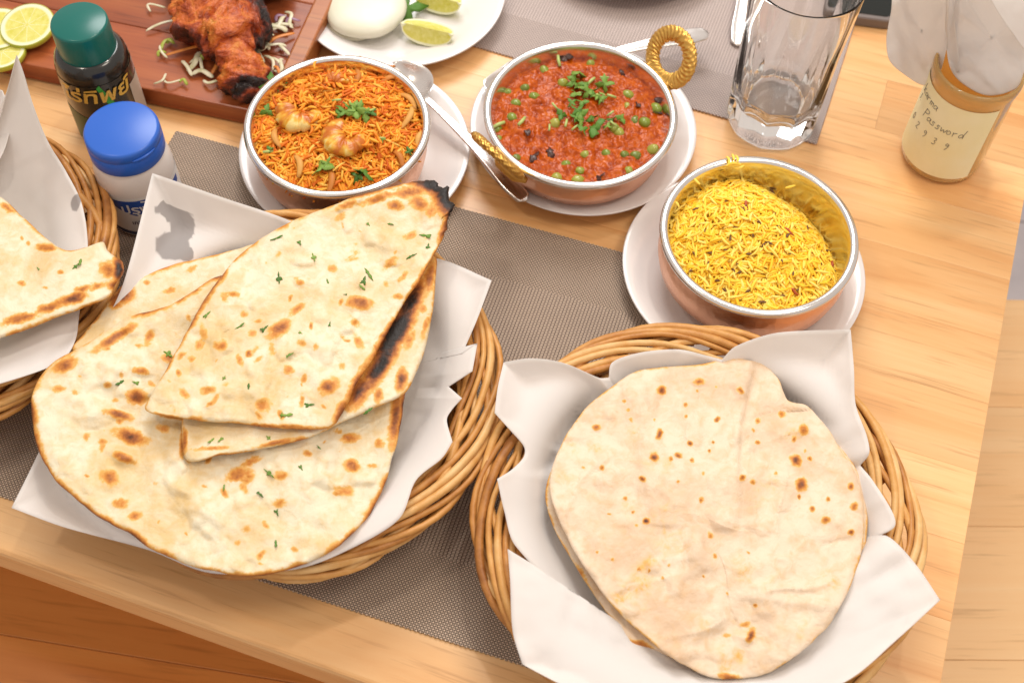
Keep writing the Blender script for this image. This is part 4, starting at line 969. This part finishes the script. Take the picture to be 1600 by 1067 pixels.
# ================================================================== SERVING BOARD WITH TANDOORI CHICKEN
e0 = AT(0, 92, .018); e1 = AT(385, 172, .018); by = math.atan2(e1[1]-e0[1], e1[0]-e0[0])
rt = AT(487, 70, .018)
bt = thing('serving_board', (e0[0], e0[1], .0), 'reddish brown wooden board under the tandoori chicken', 'board'); bt.rotation_euler = (0, 0, by)
ca, sa = math.cos(-by), math.sin(-by)
def bl(p): d = np.asarray(p)-e0; return np.array([d[0]*ca-d[1]*sa, d[0]*sa+d[1]*ca, p[2]])
xr = bl(rt)[0]
for k in range(4):
    me = make_mesh('board_plank', *box(-.25, xr-.012, k*.058+.0001, (k+1)*.058-.0001, .0022, .018, .0012), M['board'], False); inst('board_plank', me, (0, 0, 0), 0, bt)
me = make_mesh('end_batten', *box(xr-.0118, xr+.002, -.0005, .2325, .0022, .0212, .0015), M['board_edge'], False); inst('end_batten', me, (0, 0, 0), 0, bt)
for x in (-.2, xr-.05):
    for y_ in (.02, .2):
        v, f = lathe([(1e-4, .0004), (.006, .0004), (.006, .0020), (1e-4, .0020)], 16, (x, y_, 0)); inst('foot', make_mesh('foot', v, f, M['board_edge'], False), (0, 0, 0), 0, bt)
def tandoori_mat():
    t = NT('tandoori_chicken'); v = t.coords('Object'); n = t.noise(v, 70, 5, .62, .7); n2 = t.noise(v, 260, 3); d = t.attr('char')
    f = t.math('ADD', t.math('MULTIPLY', n, .9), t.math('MULTIPLY', d, .55))
    t.color(t.ramp(f, [(.28, (.70, .28, .045)), (.40, (.62, .14, .014)), (.54, (.40, .060, .009)), (.66, (.15, .022, .008)), (.80, (.018, .009, .008))]))
    t.set(Roughness=.42, Coat_Weight=.08, Coat_Roughness=.2); t.bump(t.math('ADD', n, t.math('MULTIPLY', n2, .5)), 1.0, .004); return t.m
M['tandoori'] = tandoori_mat()
def chicken(path, rads, label, seed, flat=.8, charat=()):
    P = np.array([AT(x, y, z) for x, y, z in path]); n = 70; t = np.linspace(0, 1, len(P)); s = np.linspace(0, 1, n)
    Q = np.stack([np.interp(s, t, P[:, k]) for k in range(3)], -1)
    for _ in range(6): Q[1:-1] = (Q[:-2]+2*Q[1:-1]+Q[2:])/4
    rd = np.interp(s, np.linspace(0, 1, len(rads)), rads)
    for _ in range(5): rd[1:-1] = (rd[:-2]+2*rd[1:-1]+rd[2:])/4
    v, f = tube(Q, rd, 40, False, flat)
    cen = np.repeat(Q, 40, 0); dv = v-cen
    a = np.tile(np.arange(40)*2*PI/40, n); ss = np.repeat(s, 40)
    k = 1+.42*fbm(np.cos(a)*1.6+ss*9, np.sin(a)*1.6+3+ss*3, seed, 4)+.22*fbm(np.cos(a)*5+ss*30, np.sin(a)*5+ss*11, seed+4, 3)
    v = cen+dv*k[:, None]
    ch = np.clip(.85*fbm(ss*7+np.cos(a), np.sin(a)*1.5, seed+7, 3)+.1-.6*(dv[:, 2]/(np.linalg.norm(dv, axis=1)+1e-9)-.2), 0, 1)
    for (s0, w_, q) in charat: ch = np.maximum(ch, q*np.exp(-((ss-s0)/w_)**2))
    v[:, 2] = np.maximum(v[:, 2], .0186)
    return tag(obj('tandoori_chicken', v, f, M['tandoori'], None, None, True, {'char': ch}), label, 'chicken', 'tandoori chicken pieces')
chicken([(290, 0, .032), (325, 25, .036), (372, 38, .036), (418, 28, .034)], [.012, .024, .029, .026, .014], 'broad bright red tandoori chicken thigh at the top edge', 5, .75, ((.95, .12, .7),))
chicken([(352, 48, .036), (368, 92, .032), (384, 128, .028), (392, 152, .026)], [.012, .013, .0155, .016, .009], 'charred tandoori drumstick end pointing at the biryani bowl', 9, .9, ((.88, .10, .95), (.1, .1, .3)))
chicken([(268, -60, .034), (330, -40, .040), (400, -45, .038), (452, -20, .030)], [.012, .026, .030, .026, .008], 'blackened tandoori piece cut off by the top edge', 13, .75, ((.9, .2, .9),))
M['cabbage'] = NT('cabbage'); q = M['cabbage']; qv = q.coords('Object', (1, 1, 1), True); q.color(q.ramp(q.noise(qv, 120, 3), [(.3, (.50, .47, .26)), (.6, (.72, .66, .48))])); q.set(Roughness=.35); M['cabbage'] = q.m
M['carrot'] = plain('carrot', (.66, .22, .035), .4); M['redcab'] = plain('red_cabbage', (.30, .16, .24), .4); M['sprout'] = plain('green_shred', (.36, .42, .05), .4)
rd = random.Random(12)
def shred(p0, p1, w_, mat, name, label, cat, group, bend=.004, z=.0205):
    w_ *= .62
    A = AT(*p0, z); B = AT(*p1, z); n = 14; s = np.linspace(0, 1, n); d = B-A; pe = np.array([-d[1], d[0], 0]); pe /= np.linalg.norm(pe)+1e-9
    Q = A+d*s[:, None]+pe*(bend*np.sin(s*PI*rd.uniform(.9, 1.8)))[:, None]; Q[:, 2] += .002*np.sin(s*PI)+.0006
    v, f = tube(Q, w_*np.clip(np.minimum(s, 1-s)*6+.4, 0, 1), 8, False, .35)
    return tag(obj(name, v, f, mat), label, cat, group)
LC = 'pale cabbage shred scattered round the tandoori drumstick on the board'; GC = 'cabbage shreds on the board'
for p0, p1, w_ in (((228, 50), (278, 32), .0020), ((276, 33), (272, 12), .0016), ((255, 123), (285, 130), .0014), ((292, 112), (318, 84), .0036), ((300, 118), (335, 118), .0034), ((385, 70), (415, 98), .0030), ((392, 78), (425, 72), .0026), ((400, 82), (432, 58), .0026), ((420, 30), (440, 55), .0040), ((415, 48), (452, 30), .0030), ((430, 38), (458, 42), .0026), ((412, 88), (424, 112), .0020), ((428, 112), (448, 98), .0026), ((284, 96), (300, 120), .0024), ((296, 100), (330, 108), .0020), ((318, 126), (345, 130), .0022), ((240, 132), (262, 118), .0016), ((262, 92), (250, 72), .0016), ((402, 60), (420, 80), .0024), ((408, 66), (445, 78), .0020), ((436, 70), (452, 88), .0022), ((418, 92), (446, 108), .0020), ((405, 112), (430, 124), .0018), ((445, 20), (462, 44), .0024), ((236, 20), (250, 8), .0016)):
    shred(p0, p1, w_, M['cabbage'], 'cabbage_shred', LC, 'shred', GC, rd.uniform(-.005, .006))
LK = 'orange carrot shred lying beside the tandoori drumstick on the board'; GK = 'carrot shreds on the board'
for p0, p1, w_ in (((258, 88), (335, 70), .0022), ((415, 72), (460, 52), .0024), ((330, 118), (346, 86), .0026), ((405, 105), (418, 128), .0016), ((425, 105), (440, 118), .002)):
    shred(p0, p1, w_, M['carrot'], 'carrot_shred', LK, 'shred', GK, rd.uniform(-.002, .002))
for p0, p1, w_ in (((252, 80), (270, 62), .0022), ((262, 70), (272, 66), .0026), ((248, 90), (258, 82), .002), ((380, 20), (392, 4), .0026), ((316, 96), (326, 88), .003), ((280, 130), (294, 132), .002)):
    shred(p0, p1, w_, M['sprout'], 'green_shred', 'small green herb scrap scattered on the serving board', 'herb', 'green scraps on the board', .002)
for p0, p1, w_ in (((432, 36), (446, 26), .0022), ((448, 40), (466, 30), .002)):
    shred(p0, p1, w_, M['redcab'], 'red_cabbage_shred', 'purple cabbage shred near the right end of the board', 'shred', 'purple cabbage shreds', .003)

def lime_slice(px, py, r, z, label, tilt=(0, 0)):
    c = AT(px, py, z); t = thing('lime_slice', c, label, 'lime', 'lime slices on the board')
    seg, rings = 72, 14; a = np.arange(seg)*2*PI/seg; V = [(0, 0, .0022)]; rim = [0]; sg = [0]
    for j in range(1, rings+1):
        rr = r*.97*j/rings; V += [(rr*math.cos(q), rr*math.sin(q), .0022-.0003*math.sin(j/rings*PI)) for q in a]
        rim += [j/rings]*seg; sg += [max(math.exp(-(min((q*9/(2*PI)) % 1, 1-(q*9/(2*PI)) % 1)*rr*2*PI/9/.0007)**2), math.exp(-(rr/.0022)**2)) for q in a]
    F = [[0, 1+i, 1+(i+1) % seg] for i in range(seg)]
    for j in range(rings-1):
        b = 1+j*seg; F += [[b+i, b+seg+i, b+seg+(i+1) % seg, b+(i+1) % seg] for i in range(seg)]
    rot = Matrix.Rotation(tilt[0], 4, 'X') @ Matrix.Rotation(tilt[1], 4, 'Y')
    o = inst('flesh', make_mesh('flesh', V, F, M['lime'], True, {'rim': rim, 'seg': sg}), (0, 0, 0), 0, t, rot.to_euler())
    v, f = lathe([(r*.968, .0024), (r, .0021), (r, -.0016), (r*.97, -.0022), (1e-5, -.0022)], seg)
    inst('rind', make_mesh('rind', v, [q[::-1] for q in f], M['rind']), (0, 0, 0), 0, t, rot.to_euler())
lime_slice(44, 42, .0205, .0265, 'round lime slice leaning near the green capped shaker', (.10, -.06))
lime_slice(-2, 48, .0205, .0235, 'lime slice mostly cut off at the upper left edge', (.05, .05))
lime_slice(4, 84, .0175, .0212, 'pale lime slice lying lowest at the left edge of the board', (0, -.05))

# ================================================================== SHAKERS, GLASS, JAR, PHONE
def text_mesh(s, size, bold=.02):
    cu_ = bpy.data.curves.new('txt', 'FONT'); cu_.body = s; cu_.size = size; cu_.align_x = 'CENTER'; cu_.align_y = 'CENTER'; cu_.resolution_u = 4; cu_.offset = bold*size
    o = bpy.data.objects.new('txt', cu_); COL.objects.link(o); bpy.context.view_layer.update()
    dg = bpy.context.evaluated_depsgraph_get(); me = o.evaluated_get(dg).to_mesh()
    v = np.array([q.co[:] for q in me.vertices]); f = [list(p.vertices) for p in me.polygons]
    o.evaluated_get(dg).to_mesh_clear(); bpy.data.objects.remove(o); bpy.data.curves.remove(cu_)
    return v, f
def wrap_text(s, size, c, rad, ang, z, mat, parent, name='lettering', slant=0.0, sx=1.0, rise=0.0):
    v, f = text_mesh(s, size)
    if len(v) == 0: return
    x = v[:, 0]*sx+slant*v[:, 1]; y_ = v[:, 1]+rise*x
    a = ang+x/rad
    V = np.stack([c[0]+rad*np.cos(a), c[1]+rad*np.sin(a), z+y_], -1)
    return obj(name, V, f, mat, parent, None, False)
def sector(c, r0, a0, a1, z0, z1, n=40, top=None, bot=None):
    V = []; t = np.linspace(a0, a1, n)
    for i, a in enumerate(t):
        u = i/(n-1)*2-1
        zt = z1 if top is None else top(u); zb = z0 if bot is None else bot(u)
        for zz in (zb, zt): V.append((c[0]+r0*math.cos(a), c[1]+r0*math.sin(a), zz))
    return np.array(V), [[2*i, 2*i+2, 2*i+3, 2*i+1] for i in range(n-1)]
def to_cam(c): return math.atan2(-c[1], -c[0])

# ---- blue capped shaker
c = AT(189, 201, .086)[:2]; fa = to_cam(c)
sh = thing('salt_shaker', (c[0], c[1], .0017), 'white plastic seasoning shaker with flat blue flip cap', 'shaker', 'seasoning shakers')
t = NT('milky_plastic').set(Base_Color=(.80, .76, .74, 1), Roughness=.3, Coat_Weight=.2); M['milky'] = t.m
M['bluecap'] = plain('blue_plastic', (.022, .12, .55), .32); M['blueprint'] = plain('blue_print', (.015, .08, .40), .35)
M['navy'] = plain('navy_print', (.010, .022, .10), .35); M['whiteprint'] = plain('white_print', (.85, .85, .85), .4)
z0 = .0017
v, f = lathe([(1e-5, 0), (.0245, 0), (.0262, .0015), (.0266, .006), (.0266, .045), (.0262, .052), (.0248, .060), (.0232, .0645), (.0225, .066), (1e-5, .0662)], 72, (c[0], c[1], z0)); obj('body', v, f, M['milky'], sh)
def capmod(t_, z, j): return 1+.0012*np.cos(t_*40)*(1 if .003 < z < .016 else 0)
cp = obj('flip_cap', *lathe([(.0222, .0645), (.0246, .0645), (.0249, .0652), (.0249, .0762), (.0247, .0765), (.0247, .0772), (.0249, .0775), (.0247, .0825), (.0240, .0840), (.0226, .0846), (1e-5, .0843)], 96, (c[0], c[1], z0)), M['bluecap'], sh)
q = np.array([c[0]+.0246*math.cos(fa+.35), c[1]+.0246*math.sin(fa+.35)]); tn = np.array([-math.sin(fa+.35), math.cos(fa+.35)])
P = [(c[0]+.0252*math.cos(fa+.35+u), c[1]+.0252*math.sin(fa+.35+u), z0+.0785) for u in np.linspace(-.36, .36, 14)]
v, f = tube(P, .0011*np.sin(np.linspace(.25, PI-.25, 14)), 8); obj('thumb_tab', v, f, M['bluecap'], cp)
rl = .02685
lab = obj('label_band', *sector(c, rl, fa-1.5, fa+1.7, z0+.004, z0+.044, 60), M['whiteprint'], sh)
v, f = sector(c, rl+.00012, fa-.95, fa+1.15, 0, 0, 40, lambda u: z0+.0415-.0015*u*u, lambda u: z0+.0235+.011*u*u); obj('label_panel', v, f, M['blueprint'], lab)
obj('base_stripe', *sector(c, rl+.00012, fa-1.5, fa+1.7, z0+.0042, z0+.0075, 60), M['navy'], lab)
wrap_text('ปรุงทิพย์', .0122, c, rl+.0009, fa+.08, z0+.0325, M['whiteprint'], lab)
wrap_text('Prung Thip', .0042, c, rl+.0009, fa+.08, z0+.0262, M['whiteprint'], lab)
wrap_text('เกลือปรุงทิพย์', .0050, c, rl+.0009, fa-.02, z0+.0185, M['navy'], lab); wrap_text('เสริมไอโอดีน', .0044, c, rl+.0009, fa-.02, z0+.0125, M['navy'], lab)
v, f = sector(c, rl+.00025, fa-.15, fa+.5, 0, 0, 20, lambda u: z0+.0405-.003*(u+1)**1.2*.6, lambda u: z0+.0392-.003*(u+1)**1.5*.6); obj('label_swoosh', v, f, M['whiteprint'], lab)

# ---- green capped shaker
c = AT(123, 34, .104)[:2]; fa = to_cam(c)
sh = thing('pepper_shaker', (c[0], c[1], .0004), 'dark pepper shaker with tall teal green cap by the board', 'shaker', 'seasoning shakers')
M['teal'] = plain('teal_plastic', (.002, .125, .105), .28); M['black'] = NT('black_gloss').set(Base_Color=(.012, .012, .010, 1), Roughness=.22, Coat_Weight=.5).m
M['greenp'] = plain('green_print', (.03, .33, .04), .35); M['dkgreen'] = plain('dark_green_print', (.006, .06, .012), .35)
M['gold'] = plain('gold_print', (.70, .42, .07), .35); M['beigep'] = plain('beige_print', (.50, .42, .34), .4)
z0 = .0004
v, f = lathe([(1e-5, 0), (.0240, 0), (.0256, .0015), (.0258, .006), (.0258, .064), (.0255, .070), (.0242, .0755), (.0218, .0790), (.0196, .0802), (1e-5, .0805)], 72, (c[0], c[1], z0)); obj('body', v, f, M['black'], sh)
obj('cap', *lathe([(.0192, .0790), (.0196, .0792), (.0197, .0805), (.0193, .1020), (.0188, .1034), (.0178, .1040), (1e-5, .1037)], 96, (c[0], c[1], z0)), M['teal'], sh)
rl = .02595
lab = obj('label_band', *sector(c, rl, fa-1.5, fa+1.6, z0+.004, z0+.067, 60), M['black'], sh)
v, f = sector(c, rl+.0002, fa+.78, fa+1.59, 0, 0, 30, lambda u: z0+.0535, lambda u: z0+.0045); obj('pale_panel', v, f, M['beigep'], lab)
# green leaf streak curving down across the label
n = 30; V = []
for i in range(n):
    s = i/(n-1); a = fa-.12+.62*s; zz = z0+.0665-.050*s-.006*s*s; w_ = .0012+.0022*s
    for k in (-1, 1): V.append((c[0]+(rl+.0003)*math.cos(a+k*w_/rl), c[1]+(rl+.0003)*math.sin(a+k*w_/rl), zz+k*.0012))
obj('leaf_streak', np.array(V), [[2*i, 2*i+1, 2*i+3, 2*i+2] for i in range(n-1)], M['greenp'], lab, None, False)
v, f = sector(c, rl+.0002, fa-1.45, fa+.3, 0, 0, 30, lambda u: z0+.034-.006*u, lambda u: z0+.0045); obj('green_panel', v, f, M['dkgreen'], lab)
wrap_text('ไร่ทิพย์', .0172, c, rl+.0009, fa-.20, z0+.0570, M['gold'], lab, 'lettering', .18, 1.12)

# ---- tumbler
t = NT('clear_glass').set(Base_Color=(.985, .99, .985, 1), Roughness=.012, IOR=1.38); t.b.inputs['Transmission Weight'].default_value = 1.0; M['glass'] = t.m
c = (.1880, .6670)
def flute(t_, z, j):
    return 1-.055*np.abs(np.sin(t_*5))*np.clip((.112-z)/.03, 0, 1)*np.clip(z/.010, 0.35, 1)
outer = [(1e-5, .0012), (.018, .0012), (.026, .0004), (.0318, .0006), (.0334, .0025), (.0341, .006), (.0345, .012), (.0348, .030), (.0354, .055), (.0362, .085), (.0370, .105), (.0378, .125), (.03838, .1372), (.0384, .1388), (.0382, .1398)]
inner = [(.0379, .1401), (.0376, .1398), (.0374, .1388), (.0373, .1372), (.0364, .125), (.0352, .100), (.0338, .070), (.0322, .042), (.0300, .026), (.0235, .0205), (.014, .0195), (1e-5, .0193)]
n0 = len(outer)
v, f = lathe(outer+inner, 120, (c[0], c[1], .0018), lambda t_, z, j: flute(t_, z, j) if j < n0 else 1-(.020+.10*np.clip((.028-z)/.008, 0, 1))*np.abs(np.sin(t_*5))*np.clip((.1-z)/.05, 0, 1))
tag(obj('drinking_glass', v, f, M['glass'], None, (c[0], c[1], .0018)), 'empty clear fluted drinking glass on the corner of the far placemat', 'glass')

# ---- amber jar with a handwritten label and napkins
c = np.array([.3125, .6400]); fa = to_cam(c)
jar = thing('napkin_jar', (c[0], c[1], 0), 'amber jar with cream handwritten label, stuffed with white napkins', 'jar')
t = NT('amber_glass').set(Base_Color=(.90, .60, .22, 1), Roughness=.08, IOR=1.4); t.b.inputs['Transmission Weight'].default_value = .55; t.b.inputs['Coat Weight'].default_value = .4; M['amber'] = t.m
hj = .094
v, f = lathe([(1e-5, .0006), (.024, .0006), (.0278, .0010), (.0294, .004), (.0298, .010), (.0300, .080), (.0308, .084), (.0312, .088), (.0308, .0925), (.0296, hj), (.0284, .0925), (.0280, .086), (.0278, .012), (.024, .006), (1e-5, .0055)], 96, (c[0], c[1], 0)); obj('glass_body', v, f, M['amber'], jar)
t = NT('cream_label'); lv_ = t.coords('Object'); t.color(t.ramp(t.noise(lv_, 30, 3), [(.3, (.90, .82, .47)), (.7, (.93, .88, .60))])); t.set(Roughness=.6); M['cream'] = t.m
rl = .03035
lab = obj('label', *sector(c, rl, fa-1.75, fa+.92, .0085, .079, 60), M['cream'], jar)
M['ink'] = plain('pencil_ink', (.13, .11, .09), .6)
GL = {'P': [[(0, 0), (.08, 1)], [(.05, .95), (.4, 1), (.5, .78), (.35, .58), (.06, .52)]], 'a': [[(.4, .42), (.2, .5), (.03, .3), (.1, .04), (.3, .1), (.42, .45)], [(.42, .45), (.40, .1), (.5, .02)]],
      's': [[(.36, .45), (.15, .5), (.1, .36), (.33, .22), (.3, .03), (.03, .04)]], 'w': [[(0, .48), (.08, .03), (.25, .38), (.36, .03), (.52, .5)]], 'o': [[(.2, .5), (.02, .28), (.15, .02), (.38, .2), (.3, .46), (.2, .5)]],
      'r': [[(.05, .5), (.1, .02)], [(.09, .3), (.22, .48), (.36, .46)]], 'd': [[(.38, .4), (.18, .5), (.03, .25), (.12, .03), (.34, .15), (.46, .98)], [(.40, .4), (.42, .02)]], 'm': [[(.02, .48), (.06, .02)], [(.06, .35), (.2, .5), (.24, .03)], [(.25, .35), (.4, .5), (.46, .02)]],
      'k': [[(.05, 1), (.06, 0)], [(.38, .55), (.08, .28), (.4, .0)]], '1': [[(.1, .8), (.22, 1), (.2, 0)]], '.': [[(.1, .04), (.14, .0)]], '0': [[(.25, 1), (.02, .6), (.12, .05), (.38, .1), (.45, .65), (.25, 1)]], '2': [[(.04, .8), (.22, 1), (.4, .78), (.05, .04), (.45, .05)]],
      '9': [[(.4, .82), (.2, 1), (.05, .75), (.2, .55), (.4, .8), (.36, .3), (.2, .0)]], '3': [[(.05, .92), (.3, 1), (.36, .75), (.15, .55), (.4, .4), (.33, .06), (.05, .04)]]}
def handwrite(s, a0, z, size, adv):
    x = 0; parts = []
    for ch in s:
        for st_ in GL.get(ch, []):
            P = np.array(st_); d = np.r_[0, np.cumsum(np.linalg.norm(np.diff(P, axis=0), axis=1))]; tt = np.linspace(0, d[-1], max(4, int(d[-1]*14))); P = np.stack([np.interp(tt, d, P[:, k]) for k in (0, 1)], -1)
            for _ in range(1): P[1:-1] = (P[:-2]+2*P[1:-1]+P[2:])/4
            a = a0+(x+P[:, 0]+.12*P[:, 1])*size/rl
            parts.append(tube(np.stack([c[0]+(rl+.0001)*np.cos(a), c[1]+(rl+.0001)*np.sin(a), z+P[:, 1]*size], -1), .00022, 5))
        x += adv*(.55 if ch in '1. ' else 1)
    v, f = merge(parts); obj('handwriting', v, f, M['ink'], lab)
handwrite('karma', fa-1.18, .0655, .0082, .52); handwrite('1.', fa-1.25, .0560, .0062, .6); handwrite('Password', fa-.80, .0520, .0086, .50); handwrite('0 2 9 3 9', fa-1.20, .0375, .0068, .86)

JG = 'white napkins stuffed in the amber jar'
sheet('paper_napkin', [(1474, -60, .17, 'c'), (1478, 0, .150), (1477, 50, .115), (1484, 105, .090), (1505, 132, .086), (1545, 150, .086), (1590, 138, .088), (1616, 110, .092), (1660, 40, .13), (1690, -40, .165, 'c'), (1600, -90, .185), (1530, -80, .18)],
    (1550, 60, .110), 'white napkin filling the front of the amber jar', 'napkin', JG, M['tissue'], 1.0, .0022, 22, extra=lambda x, y: .0022*np.sin(x/17+y/50))
sheet('paper_napkin', [(1400, -30, .135), (1392, 20, .115), (1385, 62, .095), (1390, 95, .083), (1412, 116, .075), (1444, 134, .070), (1466, 120, .080), (1482, 60, .110), (1486, 0, .140), (1480, -40, .16), (1440, -60, .16)],
    (1440, 50, .103), 'thin white napkin drooping over the left side of the amber jar', 'napkin', JG, M['tissue'], 1.0, .0018, 23, extra=lambda x, y: .003*np.sin(x/18))
sheet('paper_napkin', [(1481, -60, .178, 'c'), (1483, 0, .156), (1481, 60, .118), (1487, 106, .093), (1500, 112, .092), (1496, 60, .115), (1500, 0, .150), (1504, -60, .175, 'c')],
    (1490, 20, .140), 'folded white napkin edge standing upright at the jar mouth', 'napkin', JG, M['tissue'], 1.0, .0008, 24, thick=.0016)
sheet('paper_napkin', [(1520, -60, .20, 'c'), (1548, 0, .185), (1580, 50, .165), (1620, 90, .14), (1700, 60, .15), (1720, -60, .20), (1620, -110, .21)],
    (1620, 0, .178), 'bright white napkin fold at the upper right corner above the jar', 'napkin', JG, M['tissue'], 1.0, .0016, 25)

# ---- phone at the top edge
p = AT(1398, 36, .009); q = AT(1338, 28, .009)
ya = math.atan2(p[1]-q[1], p[0]-q[0])
ph = thing('phone', (p[0], p[1], 0), 'black phone lying at the top edge behind the glass', 'phone'); ph.rotation_euler = (0, 0, ya)
M['phoneedge'] = plain('grey_phone_edge', (.17, .14, .13), .4); M['screen'] = NT('phone_screen').set(Base_Color=(.008, .011, .010, 1), Roughness=.1).m
def rbox(x0, x1, y0, y1, z0, z1, r, n=6):
    V = []
    ring = []
    for cx, cy, a in ((x1-r, y1-r, 0), (x0+r, y1-r, 90), (x0+r, y0+r, 180), (x1-r, y0+r, 270)):
        for k in range(n+1): ring.append((cx+r*math.cos(R(a+90*k/n)), cy+r*math.sin(R(a+90*k/n))))
    m = len(ring)
    for dz, ins in ((z0, .001), (z0+.001, 0), (z1-.001, 0), (z1, .001)):
        cx, cy = (x0+x1)/2, (y0+y1)/2
        V += [(x+(cx-x)*ins*25, y+(cy-y)*ins*12, dz) for x, y in ring]
    F = [[j*m+i, j*m+(i+1) % m, (j+1)*m+(i+1) % m, (j+1)*m+i] for j in range(3) for i in range(m)]+[list(range(3*m, 4*m)), list(range(m))[::-1]]
    return np.array(V), F
inst('case', make_mesh('case', *rbox(-.050, .002, 0, .15, .0004, .0098, .009), M['phoneedge'], False), (0, 0, 0), 0, ph)
inst('screen', make_mesh('screen', *rbox(-.047, -.001, .004, .146, .0090, .0102, .007), M['screen'], False), (0, 0, 0), 0, ph)
